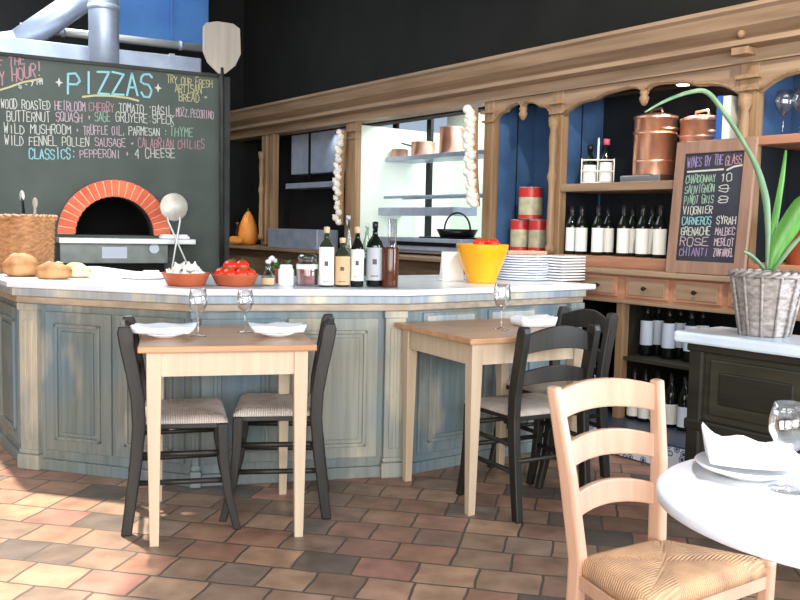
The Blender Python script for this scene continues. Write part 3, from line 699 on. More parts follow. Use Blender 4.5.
# big wooden peel standing at the end of the chalkboard wall
wp = thing('pizza_peel', 'large pale wooden pizza peel standing blade up at the chalkboard corner', 'peel', KQ, KPHI)
bx = lambda u, v: board_uv(u, v, -.045)
ol = [(206, 23), (217, 21.5), (233, 24), (239.5, 29), (240.5, 54), (235, 66), (225, 74), (218, 74), (207, 63), (202.5, 52), (202.5, 27)]
obj('blade', MB().prism([(p.x, -.06, p.z) for p in [bx(*q) for q in ol]], (0, .014, 0)), 'peelwood', wp, bevel=.004)
q = bx(221.5, 72)
obj('handle', MB().tube([(q.x, -.053, q.z+.03), (q.x, -.053, q.z-.1), (q.x+.01, -.053, .01)], [.014, .018, .018], 10), 'board_edge', wp)

# pipes and ducts above the oven
fl = thing('flue_pipe', 'fat pale vertical oven flue rising behind the chalkboard top', 'pipe', board_w(0, .45, 0), KPHI)
fx0, fx1 = board_uv(88.5, 40, .45).x, board_uv(119, 40, .45).x
rr = (fx1-fx0)/2
obj('pipe', MB().tube([((fx0+fx1)/2, 0, 1.95), ((fx0+fx1)/2, 0, 3.6)], rr, 28), 'pipe', fl)
obj('seam_band', MB().tube([((fx0+fx1)/2, 0, 2.75), ((fx0+fx1)/2, 0, 2.79)], rr+.006, 28), 'pipe', fl)
e0, e1 = board_uv(14, 46, .95), board_uv(84, -2, .95)
dd = (e1-e0)
dg = thing('diagonal_duct', 'silver duct running diagonally up to the right over the chalkboard', 'duct', KQ, KPHI)
obj('pipe', MB().tube([e0-dd*.02, e0+dd*1.8], .1, 24), 'pipe', dg)
obj('elbow', MB().tube([e0-Vector((.75, 0, .04)), e0-Vector((.25, 0, .04)), e0-Vector((.1, 0, .02)), e0+dd*.03], .106, 24), 'pipe', dg)
h0, h1 = board_uv(20, 27, 1.16), board_uv(208, 47, 1.16)
hp = thing('conduit_pipe', 'slim bright horizontal pipe crossing behind the flue', 'pipe', KQ, KPHI)
obj('pipe', MB().tube([(h0.x, 1.16, h0.z), (h1.x, 1.16, h0.z)], .034, 16), 'steel_l', hp)
for x in (h0.x+.3, h1.x-.25): obj('clamp', MB().tube([(x, 1.16, h0.z), (x+.03, 1.16, h0.z)], .042, 16), 'pipe', hp)
k0, k1 = board_uv(0, 52, .5), board_uv(209, 66, .5)
sd = thing('silver_duct', 'wide silver duct lying along the chalkboard top edge', 'duct', KQ, KPHI)
obj('duct_body', MB().box(k0.x-.5, .72, 2.1, k1.x, .82, board_uv(100, 47, .72).z), 'pipe', sd, bevel=.01)
obj('duct_joint', MB().box(board_uv(172, 55, .72).x-.02, .71, 2.1, board_uv(172, 55, .72).x+.02, .83, board_uv(100, 47, .72).z+.01), 'pipe', sd)
b0, b1 = board_uv(122, 20, 1.25), board_uv(209, 20, 1.25)
bd = thing('blue_lit_duct', 'boxed duct with blue light painted on, behind the pipes over the oven', 'duct', KQ, KPHI)
obj('duct_body', MB().box(b0.x-.05, 1.25, board_uv(160, 41, 1.25).z, b1.x, 1.58, 3.55), 'bluelit_metal', bd, bevel=.008)
xs = board_uv(171, 20, 1.24).x
obj('duct_joint', MB().box(xs-.015, 1.235, board_uv(160, 41, 1.25).z, xs+.015, 1.26, 3.55), 'bluelit_metal', bd)

# ================================================================== COUNTER
CB = [Vector(p) for p in ((-2.55, 5.2), (-1.80, 4.13), (-.93, 3.87), (.03, 4.12), (1.0, 4.83))]   # foot of the front faces
def offset(poly, d):
    out = []
    for i in range(len(poly)):
        ns = []
        for a, b in ((i-1, i), (i, i+1)):
            if a >= 0 and b < len(poly):
                t = (poly[b]-poly[a]).normalized(); ns.append(Vector((t.y, -t.x)))
        n = sum(ns, Vector((0, 0))).normalized(); k = d/n.dot(ns[0]); out.append(poly[i]+n*k)
    return out
REAR = [Vector((.40, 5.57)), Vector((-.28, 5.05)), Vector((-.95, 4.92)), Vector((-1.55, 5.10)), Vector((-1.95, 5.6))]
TOPZ = .905
def slab(front, rear, z0, z1): 
    pts = [(p.x, p.y, z0) for p in front]+[(p.x, p.y, z0) for p in rear]
    return MB().prism(pts, (0, 0, z1-z0))
fo = offset(CB, .075); fo[-1] = fo[-1]+(CB[-1]-CB[-2]).normalized()*.05
tag(obj('counter_top', slab(fo, REAR, TOPZ-.03, TOPZ), 'marble', bevel=.006), 'long white marble worktop on the angled pizza counter', 'worktop')
ctr = thing('pizza_counter', 'angled counter with worn blue-grey panelled front and fluted corner pilasters', 'counter', (0, 0, 0))
rear2 = [p-(p-Vector((-.6, 4.3))).normalized()*.05 for p in REAR]
obj('carcass', slab(CB, rear2, .0, .80), 'paint', ctr)
fm = offset(CB, .05)
obj('cornice_moulding', slab(fm, rear2, .835, TOPZ-.031), 'mould', ctr, bevel=.006)
obj('cornice_moulding', slab(offset(CB, .03), rear2, .80, .835), 'mould_w', ctr, bevel=.006)
obj('plinth', slab(offset(CB, .018), rear2, 0, .055), 'paint', ctr, bevel=.004)
def face_frame(i):
    a, b = CB[i], CB[i+1]; t = (b-a).normalized(); return a, t, Vector((t.y, -t.x)), (b-a).length
def on_face(i, name, s0, s1, z0, z1, out, m, bevel=.003, parent=None, inn=-.005):
    a, t, n, L = face_frame(i)
    p = [a+t*s0+n*inn, a+t*s1+n*inn, a+t*s1+n*out, a+t*s0+n*out]
    return obj(name, MB().prism([(q.x, q.y, z0) for q in p], (0, 0, z1-z0)), m, parent or ctr, bevel=bevel)
def door(i, s0, s1, z0=.10, z1=.765, mats=('paint', 'paint_d')):
    d = on_face(i, 'door', s0, s1, z0, z1, .014, mats[0], .004)
    g = .055
    for u0, u1, w0, w1 in ((s0+g, s1-g, z1-g-.018, z1-g), (s0+g, s1-g, z0+g, z0+g+.018), (s0+g, s0+g+.018, z0+g, z1-g), (s1-g-.018, s1-g, z0+g, z1-g)):
        on_face(i, 'panel_moulding', u0, u1, w0, w1, .026, mats[0], .004, d)
    on_face(i, 'raised_panel', s0+g+.035, s1-g-.035, z0+g+.035, z1-g-.035, .022, mats[1], .006, d)
    return d
def pilaster(i, s0, s1, m='paint_c'):
    p = on_face(i, 'pilaster', s0, s1, .0, .80, .03, m, .004)
    on_face(i, 'pilaster_base', s0-.012, s1+.012, 0, .075, .045, m, .008, p)
    on_face(i, 'pilaster_base', s0-.006, s1+.006, .075, .10, .038, m, .008, p)
    on_face(i, 'pilaster_cap', s0-.008, s1+.008, .765, .80, .036, m, .006, p)
    w = s1-s0
    for k in range(2):
        on_face(i, 'flute', s0+w*(.22+.34*k), s0+w*(.44+.34*k), .14, .72, .036, m, .006, p)
L1 = face_frame(1)[3]; L2 = face_frame(2)[3]; L3 = face_frame(3)[3]
pilaster(1, .0, .10); door(1, .135, .135+.36); door(1, .515, .515+.36, mats=('paint', 'paint_d'))
door(2, .04, .40); door(2, .43, L2-.135, mats=('paint_c', 'paint_c')); pilaster(2, L2-.105, L2-.005)
pilaster(2, 0.0, .03, 'paint')
door(0, .15, .75); door(0, .8, 1.25)
dz0, dz1 = .69, .775
for s0, s1 in ((.10, .44), (.52, .86)):
    d = on_face(3, 'drawer', s0, s1, .675, .785, .012, 'paint', .004)
    on_face(3, 'drawer_moulding', s0+.02, s1-.02, .69, .77, .018, 'mould', .004, d)
    a, t, n, L = face_frame(3); q = a+t*((s0+s1)/2)+n*.03
    obj('knob', MB().ball((q.x, q.y, .73), .014), 'blackmetal', d)
    door(3, s0-.02, s1+.02, .09, .65, ('paint', 'paint_d'))
pilaster(3, L3-.09, L3, 'paint')
# ================================================================== TABLES AND CHAIRS
def table(label, loc, yaw, group='square pine tables at the counter'):
    t = thing('dining_table', label, 'table', loc, yaw, group)
    W, D = .322, .325
    obj('table_top', MB().box(-W, -D, .726, W, D, .75), 'table_top', t, bevel=.004)
    for sx in (-1, 1):
        for sy in (-1, 1):
            x, y = sx*(W-.055), sy*(D-.055)
            obj('leg', MB().box(x-.026, y-.026, .60, x+.026, y+.026, .726).frustum((x, y, 0), .033, .033, (x, y, .60), .052, .052), 'table_leg', t, bevel=.003)
    for sy in (-1, 1): obj('apron', MB().box(-W+.08, sy*(D-.045)-.01, .635, W-.08, sy*(D-.045)+.01, .726), 'table_leg', t)
    for sx in (-1, 1): obj('apron', MB().box(sx*(W-.045)-.01, -D+.08, .635, sx*(W-.045)+.01, D-.08, .726), 'table_leg', t)
    return t
T1 = Vector((-.698, 3.458, 0)); T1Y = .2484
T2 = Vector((.415, 3.92, 0)); T2Y = .5019
tab1 = table('square pine table set with two glasses, between two facing dark chairs', T1, T1Y)
tab2 = table('square pine table seen corner on, with a single glass and napkin', T2, T2Y)

def chair_proto(label, loc, yaw):
    t = thing('ladderback_chair', label, 'chair', loc, yaw, 'dark ladderback chairs with rush seats')
    def post(y):
        cl = [(0, -.218, .040), (.12, -.202, .043), (.28, -.182, .047), (.42, -.170, .050), (.52, -.174, .052), (.62, -.190, .054), (.72, -.210, .057), (.78, -.220, .056), (.805, -.222, .038)]
        n = len(cl); lf = [(x-w/2, y, z) for z, x, w in cl]; rt = [(x+w/2, y, z) for z, x, w in cl]
        vs = [(x, yy, z) for yy in (y-.017, y+.017) for z, x, w in cl for x in (x-w/2, x+w/2)]
        fs = []
        for i in range(n-1):
            a = 2*i; fs += [(a, a+1, a+3, a+2), (2*n+a, 2*n+a+2, 2*n+a+3, 2*n+a+1), (a, a+2, 2*n+a+2, 2*n+a), (a+1, 2*n+a+1, 2*n+a+3, a+3)]
        fs += [(0, 2*n, 2*n+1, 1), (2*n-2, 2*n-1, 4*n-1, 4*n-2)]
        return MB().add(vs, fs)
    for y in (-.182, .182): obj('back_post', post(y), 'chair_dark', t, bevel=.006)
    for y, in ((-.195,), (.195,)):
        m = MB()
        for (xa, za), (xb, zb), wa, wb in (((.198, 0), (.162, .15), .030, .034), ((.162, .15), (.145, .28), .034, .037), ((.145, .28), (.14, .425), .037, .04)):
            m.frustum((xa, y, za), wa, wa, (xb, y, zb), wb, wb)
        obj('leg', m, 'chair_dark', t, bevel=.005)
    def slat(z0, z1, arch, xo):
        mb = MB(); n = 14; vs = []
        for i in range(n+1):
            q = -1+2*i/n; y = .168*q; x = xo-.03*(1-q*q)
            zt = z1+arch*(1-abs(q)**1.8); zb = z0+arch*.55*(1-q*q)
            for dx in (-.009, .009): vs += [(x+dx, y, zb), (x+dx, y, zt)]
        fs = []
        for i in range(n):
            a = 4*i; fs += [(a, a+1, a+5, a+4), (a+2, a+6, a+7, a+3), (a+1, a+3, a+7, a+5), (a, a+4, a+6, a+2)]
        fs += [(0, 2, 3, 1), (4*n, 4*n+1, 4*n+3, 4*n+2)]
        return mb.add(vs, fs)
    obj('back_slat', slat(.69, .765, .042, -.205), 'chair_dark', t, bevel=.003)
    obj('back_slat', slat(.555, .61, .03, -.180), 'chair_dark', t, bevel=.003)
    fr = MB()
    fr.prism([(-.165, -.17, .405), (.155, -.2, .405), (.155, .2, .405), (-.165, .17, .405)], (0, 0, .022))
    obj('seat_frame', fr, 'chair_dark', t, bevel=.004)
    st = MB(); n = 16; vs = []; fs = []
    for i in range(n+1):
        for j in range(n+1):
            u, v = -1+2*i/n, -1+2*j/n
            x = -.008+.168*u; hw = .188+.022*(u+1)/2; y = hw*v
            e = max(abs(u), abs(v)); zz = .448+.012*(1-e**2) if e < .99 else .436
            zz -= .010*min(1, (1-min(abs(u), abs(v)))*0)
            vs.append((x, y, zz))
    m_ = (n+1)**2
    vs += [(x, y, .428) for x, y, z in vs]
    for i in range(n):
        for j in range(n):
            a = i*(n+1)+j; fs += [(a, a+n+1, a+n+2, a+1), (m_+a, m_+a+1, m_+a+n+2, m_+a+n+1)]
    for i in range(n):
        a = i*(n+1); b = a+n+1; fs += [(a, m_+a, m_+b, b), (a+n, b+n, m_+b+n, m_+a+n)]
        a = i; fs += [(a, a+1, m_+a+1, m_+a), (n*(n+1)+a, m_+n*(n+1)+a, m_+n*(n+1)+a+1, n*(n+1)+a+1)]
    st.add(vs, fs, True)
    obj('seat', st, 'rush', t)
    for y0, y1 in ((-.182, -.195), (.182, .195)):
        for z in (.2, .31): obj('stretcher', MB().tube([(-.185, y0, z), (.155, y1, z)], .011, 8), 'chair_dark', t)
    for z in (.24, .34): obj('stretcher', MB().tube([(.152, -.195, z), (.152, .195, z)], .011, 8), 'chair_dark', t)
    obj('stretcher', MB().tube([(-.2, -.182, .25), (-.2, .182, .25)], .011, 8), 'chair_dark', t)
    return t
ch = chair_proto('dark ladderback chair at the left side of the table with two glasses', (-.862, 3.462, 0), R(15))
dup(ch, 'dark ladderback chair at the right side of the table with two glasses', (-.518, 3.63, 0), R(186))
dup(ch, 'dark ladderback chair with its back to the viewer, at the corner-on table with one glass', (.555, 3.75, 0), R(118.7))
dup(ch, 'dark ladderback chair behind another, at the far end of the corner-on table', (.742, 4.215, 0), R(208.7))

# beech ladderback chair by the round table
SZ = .43
RL, RR, FR, FL = (at_z(578, 560, SZ), at_z(657, 541, SZ), at_z(773, 562, SZ), at_z(645, 606, SZ))
ctrp = (RL+RR+FR+FL)/4; root = Vector((ctrp.x, ctrp.y, 0))
fdir = ((FR+FL)/2-(RL+RR)/2); cy = math.atan2(fdir.y, fdir.x)
bc = thing('ladderback_chair', 'pale beech ladderback chair with rush seat beside the round white table', 'chair', root, cy)
inv = Matrix.Rotation(-cy, 3, 'Z')
def L(p): return inv @ (Vector(p)-root)
back = -fdir.normalized()
TL = at_y(554, 386, RL.y+.035); TR = at_y(657, 379, RR.y+.055)
def bpost(s, tp):
    s = L(s); tp = L(tp); z0 = Vector((s.x-.035, s.y*1.0, 0))
    up = Vector((1, 0, 0)); mb = MB()
    P0 = [z0, Vector((s.x-.004, s.y, .3)), Vector((s.x, s.y, SZ)), s+(tp-s)*.5+Vector((.006, 0, 0)), tp]
    W = [.030, .036, .038, .036, .030]; D = [.03, .032, .034, .032, .028]
    vs = []
    for p, w, d in zip(P0, W, D): vs += [(p.x-w/2, p.y-d/2, p.z), (p.x+w/2, p.y-d/2, p.z), (p.x+w/2, p.y+d/2, p.z), (p.x-w/2, p.y+d/2, p.z)]
    n = len(P0); fs = [(3, 2, 1, 0), tuple(4*(n-1)+i for i in range(4))]
    for k in range(n-1):
        for i in range(4): j = (i+1) % 4; fs.append((4*k+i, 4*k+j, 4*k+4+j, 4*k+4+i))
    return mb.add(vs, fs)
obj('back_post', bpost(RL, TL), 'beech', bc, bevel=.007); obj('back_post', bpost(RR, TR), 'beech', bc, bevel=.007)
def rung(f0, f1, arch):
    a0, a1 = L(RL+(TL-RL)*f0), L(RL+(TL-RL)*f1); b0, b1 = L(RR+(TR-RR)*f0), L(RR+(TR-RR)*f1)
    n = 16; vs = []; fs = []
    for i in range(n+1):
        q = i/n; bow = -.022*(1-(2*q-1)**2); up = arch*(1-(2*q-1)**2)
        for (c0, c1), k in (((a0, b0), .85), ((a1, b1), 1.0)):
            p = c0+(c1-c0)*q
            for dx in (-.008, .008): vs.append((p.x+bow+dx, p.y, p.z+up*k))
    for i in range(n):
        a = 4*i; fs += [(a, a+4, a+6, a+2), (a+1, a+3, a+7, a+5), (a+2, a+6, a+7, a+3), (a, a+1, a+5, a+4)]
    fs += [(0, 2, 3, 1), (4*n, 4*n+1, 4*n+3, 4*n+2)]
    return MB().add(vs, fs)
for f0, f1, ar in ((.80, .965, .022), (.51, .655, .024), (.22, .355, .024)): obj('back_slat', rung(f0, f1, ar), 'beech', bc, bevel=.004)
# rush seat
st = MB(); n = 24; vs = []; fs = []
c4 = [L(RL), L(RR), L(FR), L(FL)]
for i in range(n+1):
    for j in range(n+1):
        u, v = i/n, j/n
        p = (c4[0]*(1-u)+c4[3]*u)*(1-v)+(c4[1]*(1-u)+c4[2]*u)*v
        e = max(abs(2*u-1), abs(2*v-1)); d = abs(abs(2*u-1)-abs(2*v-1))
        z = SZ+.006+.012*(1-e**6)-.006*max(0, 1-d*6)
        vs.append((p.x, p.y, z if e < .999 else SZ-.012))
m_ = len(vs); vs += [(x, y, SZ-.03) for x, y, z in vs]
for i in range(n):
    for j in range(n):
        a = i*(n+1)+j; fs += [(a, a+n+1, a+n+2, a+1), (m_+a, m_+a+1, m_+a+n+2, m_+a+n+1)]
for i in range(n):
    a = i*(n+1); b = a+n+1; fs += [(a, m_+a, m_+b, b), (a+n, b+n, m_+b+n, m_+a+n)]
    a = i; fs += [(a, a+1, m_+a+1, m_+a), (n*(n+1)+a, m_+n*(n+1)+a, m_+n*(n+1)+a+1, n*(n+1)+a+1)]
st.add(vs, fs, True); obj('seat', st, 'rush_w', bc)
for p in (L(FR), L(FL)):
    y = p.y*.98; obj('leg', MB().frustum((p.x-.012, y, 0), .028, .028, (p.x-.012, y, SZ+.004), .036, .036), 'beech', bc, bevel=.008)
fl_, fr_, rl_, rr_ = L(FL), L(FR), L(RL), L(RR)
for a, b in ((fl_, fr_), (rl_, rr_), (fl_, rl_), (fr_, rr_)):
    obj('seat_rail', MB().beam((a.x-.01, a.y*.96, SZ-.045), (b.x-.01, b.y*.96, SZ-.045), .018, .03), 'beech', bc)
    obj('stretcher', MB().tube([(a.x-.01, a.y*.96, .2), (b.x-.01, b.y*.96, .2)], .009, 8), 'beech', bc)

# ------------------------------------------------------------------ round table and its setting
RC = Vector((.775, 1.425, 0)); RRD = .325
rt = thing('round_table', 'round white bistro table with dark pedestal in the right foreground', 'table', RC, 0)
obj('table_top', MB().lathe([(0, .725), (RRD-.01, .725), (RRD, .730), (RRD, .745), (RRD-.006, .75), (0, .75)], 64), 'marble', rt)
obj('pedestal', MB().lathe([(0, .71), (.12, .71), (.12, .724), (0, .724)], 24).lathe([(.05, .06), (.032, .1), (.03, .6), (.06, .71)], 20), 'blackmetal', rt)
obj('base', MB().lathe([(0, 0), (.2, 0), (.2, .02), (.06, .05), (.045, .07), (0, .07)], 32), 'blackmetal', rt)

def napkin(name, label, p, rotz, w, d, h, group=None, spike=False, seed=3):
    rnd = random.Random(seed); n, k = 12, 8; vs = []; fs = []
    for i in range(n+1):
        for j in range(k+1):
            u, v = -1+2*i/n, -1+2*j/k
            z = h*.78+.003*math.sin(5*u+2*v+seed)+.002*math.sin(9*v-3*u)
            if spike: z = h*(.55+.35*(1-(u+1)/2))+.004*math.sin(7*u+seed)
            if spike and u < -.6: z += h*.75*(-u-.6)/.4*(1-.7*abs(v))
            z += h*.14*max(0, abs(u)-.6)/.4*max(0, .3+abs(v)*.7)*(0 if spike else 1)
            vs.append((u*w/2*(1-.04*abs(v)), v*d/2*(1-.08*abs(u)), z))
    m_ = len(vs); vs += [(x*.9, y*.9, min(z-.004, .06*h*max(0, abs(x)/(w/2)-.5)/.5)) for x, y, z in vs]
    for i in range(n):
        for j in range(k):
            a = i*(k+1)+j; fs += [(a, a+k+1, a+k+2, a+1), (m_+a, m_+a+1, m_+a+k+2, m_+a+k+1)]
    for i in range(n):
        a = i*(k+1); b = a+k+1; fs += [(a, m_+a, m_+b, b), (a+k, b+k, m_+b+k, m_+a+k)]
    for j in range(k):
        a = j; b = n*(k+1)+j; fs += [(a, a+1, m_+a+1, m_+a), (b, m_+b, m_+b+1, b+1)]
    o = obj(name, MB().add(vs, fs, True), 'cloth', loc=p, rotz=rotz)
    return tag(o, label, 'napkin', group)
PLATE = MB().lathe([(0, 0), (.045, 0), (.05, .004), (.075, .012), (.082, .018), (.08, .02), (.06, .012), (.045, .007), (0, .006)], 32).mesh('plate')
def plate(label, p, group=None, s=1.0):
    o = obj('plate', PLATE, 'ceramic', loc=p); o.scale = (s, s, s); return tag(o, label, 'plate', group)
GP = [(0, .0), (.033, 0), (.033, .002), (.008, .005), (.0035, .015), (.0032, .075), (.008, .085), (.028, .105), (.038, .13), (.038, .155), (.031, .19), (.030, .19), (.036, .155), (.036, .131), (.026, .107), (.004, .09), (0, .089)]
GLASS = MB().lathe(GP, 24).mesh('wine_glass')
def wineglass(label, p, group=None, s=1.0):
    o = obj('wine_glass', GLASS, 'glass', loc=p); o.scale = (s, s, s); return tag(o, label, 'wine glass', group)
# table with two glasses
q = at_z(164.5, 337, .751); plate('small white plate under the left napkin on the two-glass table', q, s=.92)
napkin('folded_napkin', 'white folded napkin at the left place of the two-glass table', q+Vector((0, 0, .0205)), .1, .24, .17, .03, seed=1)
q = at_z(277, 336, .751); plate('small white plate under the right napkin on the two-glass table', q, s=.92)
napkin('folded_napkin', 'white folded napkin at the right place of the two-glass table', q+Vector((0, 0, .0205)), .3, .22, .16, .03, seed=5)
wineglass('clear wine glass beside the left napkin on the two-glass table', at_z(198, 336, .751), s=.98)
wineglass('clear wine glass beside the right napkin on the two-glass table', at_z(245, 332, .751), s=.92)
# corner-on table
wineglass('clear wine glass alone on the corner-on table', at_z(501, 329, .751), s=1.06)
napkin('crumpled_napkin', 'white crumpled napkin on the corner-on table behind a chair top rail', at_z(533, 325.5, .751), .35, .19, .15, .05, seed=9)
# round table
q = at_z(746, 474, .751); plate('white plate under the tall folded napkin on the round table', q, s=1.12)
napkin('folded_napkin', 'large white folded napkin on the plate of the round table', q+Vector((.006, .01, .023)), -.25, .165, .14, .038, seed=2, spike=True)
o = wineglass('large clear wine glass on the round table by the picture edge', at_z(788, 490, .751)); o.scale = (.98, .98, .80)

# ================================================================== WASHSTAND, PLANT, MENU BOARD
# washstand lies parallel to the bar: work in bar coordinates, y negative = in front of the bar
WZ = .77
ya = (at_z(680, 331, WZ)-BQ).dot(BN); s_l = bar_uv(673, 335, ya).x
yb = ya+.36
ws = thing('washstand', 'dark carved washstand with a pale marble slab holding the wicker plant basket', 'sideboard', BQ, BPHI)
obj('marble_slab', MB().box(s_l, ya, WZ-.05, s_l+1.7, yb, WZ), 'washtop', ws, bevel=.012)
obj('body', MB().box(s_l+.09, ya+.06, .08, s_l+1.6, yb-.02, WZ-.051), 'wash', ws, bevel=.005)
obj('corner_post', MB().box(s_l+.06, ya+.035, .1, s_l+.13, ya+.1, WZ-.051), 'wash_d', ws, bevel=.01)
obj('moulding', MB().box(s_l+.05, ya+.03, WZ-.085, s_l+1.65, yb-.01, WZ-.05), 'wash_d', ws, bevel=.008)
for k in range(3):
    a = s_l+.16+k*.48; p_ = obj('door_panel', MB().box(a, ya+.045, .42, a+.43, ya+.065, WZ-.11), 'wash', ws, bevel=.006)
    obj('panel_carving', MB().box(a+.05, ya+.036, .47, a+.38, ya+.05, WZ-.16), 'wash_d', p_, bevel=.01)
obj('base_moulding', MB().box(s_l+.05, ya+.03, .34, s_l+1.62, ya+.07, .39), 'wash_d', ws, bevel=.01)
for a in (s_l+.11, s_l+1.5):
    obj('turned_foot', MB().lathe([(0, 0), (.035, 0), (.045, .03), (.03, .07), (.045, .1), (0, .1)], 16, (a, ya+.09, 0)), 'wash_d', ws)
    
pb = at_z(767, 336, WZ); pbt = thing('wicker_planter', 'grey woven wicker planter basket on the marble washstand', 'planter', pb+Vector((0, .03, 0)), 0)
hh = .265
sc_ = (pb.y+.03)/FPX
r0, r1 = 22*sc_, 33.5*sc_
def wv(a, z): return 1+.022*math.sin(24*a+(PI if int(z/.0165) % 2 else 0))
rows = [(r0+(r1-r0)*(z/hh)+(.003*(1 if i % 2 else -1)), z) for i, z in enumerate([hh*k/32 for k in range(31)])]
obj('woven_body', MB().lathe([(0, 0)]+rows+[(r1-.015, hh-.02), (r1-.02, hh-.05), (0, hh-.05)], 96, wob=wv), 'wicker_g', pbt)
rim = MB()
for ph in (0, PI):
    rim.tube([((r1+.004+.006*math.cos(12*a+ph))*math.cos(a), (r1+.004+.006*math.cos(12*a+ph))*math.sin(a), hh-.004+.008*math.sin(12*a+ph)) for a in [2*PI*i/120 for i in range(121)]], .008, 8)
obj('braided_rim', rim, 'wicker_g', pbt)
st_ = MB()
for k in range(12):
    a = 2*PI*k/12; st_.tube([((r0+.007)*math.cos(a), (r0+.007)*math.sin(a), .0), ((r1+.005)*math.cos(a), (r1+.005)*math.sin(a), hh-.01)], .006, 6)
obj('stake', st_, 'wicker_g', pbt)
obj('soil', MB().lathe([(0, hh-.025), (r1-.03, hh-.03), (r1-.03, hh-.045), (0, hh-.045)], 24), 'soil', pbt)
# strappy plant growing in the basket
ptt = thing('strappy_plant', 'tall strap-leaved green plant growing in the grey wicker planter', 'plant', pb+Vector((0, .03, hh-.025)), 0)
def leaf(pix, wpx, dy, m, name='leaf', label=None):
    base = pb.y+.03; P_ = []; W_ = []
    for i, ((u, v), w) in enumerate(zip(pix, wpx)):
        y = base+dy[i]; P_.append(at_y(u, v, y)-ptt.location); W_.append(w*y/FPX)
    # smooth resample
    PP = []; WW = []
    for i in range(len(P_)-1):
        for k in range(5):
            t = k/5; p0, p1, p2, p3 = P_[max(0, i-1)], P_[i], P_[i+1], P_[min(len(P_)-1, i+2)]
            PP.append(.5*((2*p1)+(p2-p0)*t+(2*p0-5*p1+4*p2-p3)*t*t+(3*p1-p0-3*p2+p3)*t**3)); WW.append(W_[i]+(W_[i+1]-W_[i])*t)
    PP.append(P_[-1]); WW.append(W_[-1]); vs = []; fs = []
    for i, (p, w) in enumerate(zip(PP, WW)):
        t = (PP[min(i+1, len(PP)-1)]-PP[max(0, i-1)]).normalized()
        view = Vector((.35, 1, .1)).normalized(); sd = t.cross(view).normalized(); nn = sd.cross(t)
        vs += [p-sd*w/2+nn*.004, p-nn*w*.12, p+sd*w/2+nn*.004, p-sd*w/2+nn*.0065, p-nn*w*.12+nn*.0025, p+sd*w/2+nn*.0065]
    for i in range(len(PP)-1):
        a = 6*i; b = a+6
        fs += [(a, a+1, b+1, b), (a+1, a+2, b+2, b+1), (a+3, b+3, b+4, a+4), (a+4, b+4, b+5, a+5), (a, b, b+3, a+3), (a+2, a+5, b+5, b+2)]
    e = len(vs)-6; fs += [(0, 3, 4, 1), (1, 4, 5, 2), (e, e+1, e+4, e+3), (e+1, e+2, e+5, e+4)]
    return obj(name, MB().add(vs, fs, True), m, ptt, label=label)
leaf([(767, 270), (768, 235), (766, 200), (757, 168), (745, 145), (728, 118), (708, 93), (690, 92), (665, 101), (645, 112)], [3, 5, 7, 6, 4, 5, 5, 4, 3, 1.5], [0, 0, 0, .02, .03, .03, .02, .0, -.03, -.06], 'leaf_p', label='long pale leaf bent over to the left')
leaf([(770, 270), (775, 252), (787, 230), (803, 206), (830, 180)], [6, 14, 20, 20, 6], [0, 0, 0, -.02, -.04], 'leaf', label='broad bright green leaf leaning right')
leaf([(769, 270), (771, 245), (776, 215), (782, 180), (786, 150)], [4, 7, 7, 5, 2], [0, .02, .04, .06, .08], 'leaf')
leaf([(772, 271), (780, 262), (793, 245), (812, 226)], [3, 4, 5, 2], [0, -.02, -.04, -.06], 'leaf_p')
leaf([(765, 270), (758, 262), (750, 255), (744, 252)], [3, 4, 4, 2], [0, -.02, -.03, -.05], 'leaf_p')

# framed slate wine menu standing on the bar ledge
c = bar_uv(712, 270, -.005)
a0, a1 = bar_uv(669, 250, 0).x, bar_uv(748, 250, 0).x
ht = bar_uv(671, 143, .05).z-.987
wm = thing('framed_menu_board', 'small wooden framed slate with the handwritten wine menu, leaning on the bar ledge', 'chalkboard', bar_w((a0+a1)/2, -.028, .987), BPHI)
tilt = R(-4.5)
wmr = obj('frame', MB().box(-(a1-a0)/2, 0, 0, -(a1-a0)/2+.055, .022, ht).box((a1-a0)/2-.055, 0, 0, (a1-a0)/2, .022, ht).box(-(a1-a0)/2+.055, 0, 0, (a1-a0)/2-.055, .022, .065).box(-(a1-a0)/2+.055, 0, ht-.065, (a1-a0)/2-.055, .022, ht), 'menuframe', wm, rot=(tilt, 0, 0), bevel=.004)
obj('slate', MB().box(-(a1-a0)/2+.054, .010, .064, (a1-a0)/2-.054, .02, ht-.064), 'menuboard', wm, rot=(tilt, 0, 0))
hw = (a1-a0)/2-.065; top = ht-.07
def wl(text, fx0, fx1, fz, h, m, seed, sl=.04): 
    x0 = -hw+2*hw*fx0; w = 2*hw*(fx1-fx0)
    obj('lettering', chalk_line(text, x0, .065+(top-.065)*fz, h, width=w, stroke=.0042, jit=.4, seed=seed, slope=sl), m, wm, loc=(0, .0095, 0), rot=(tilt, 0, 0))
wl('WINES BY THE', .02, .66, .88, .05, 'c_purple', 41); wl('GLASS', .70, .98, .89, .045, 'c_pink', 42)
obj('chalk_line', chalk_stroke([(-hw*.95, .065+(top-.065)*.84), (hw*.35, .065+(top-.065)*.85)], .009), 'c_white', wm, loc=(0, .0095, 0), rot=(tilt, 0, 0))
obj('chalk_line', chalk_stroke([(hw*.45, .065+(top-.065)*.84), (hw*.7, .065+(top-.065)*.87), (hw*.98, .065+(top-.065)*.88)], .009), 'c_white', wm, loc=(0, .0095, 0), rot=(tilt, 0, 0))
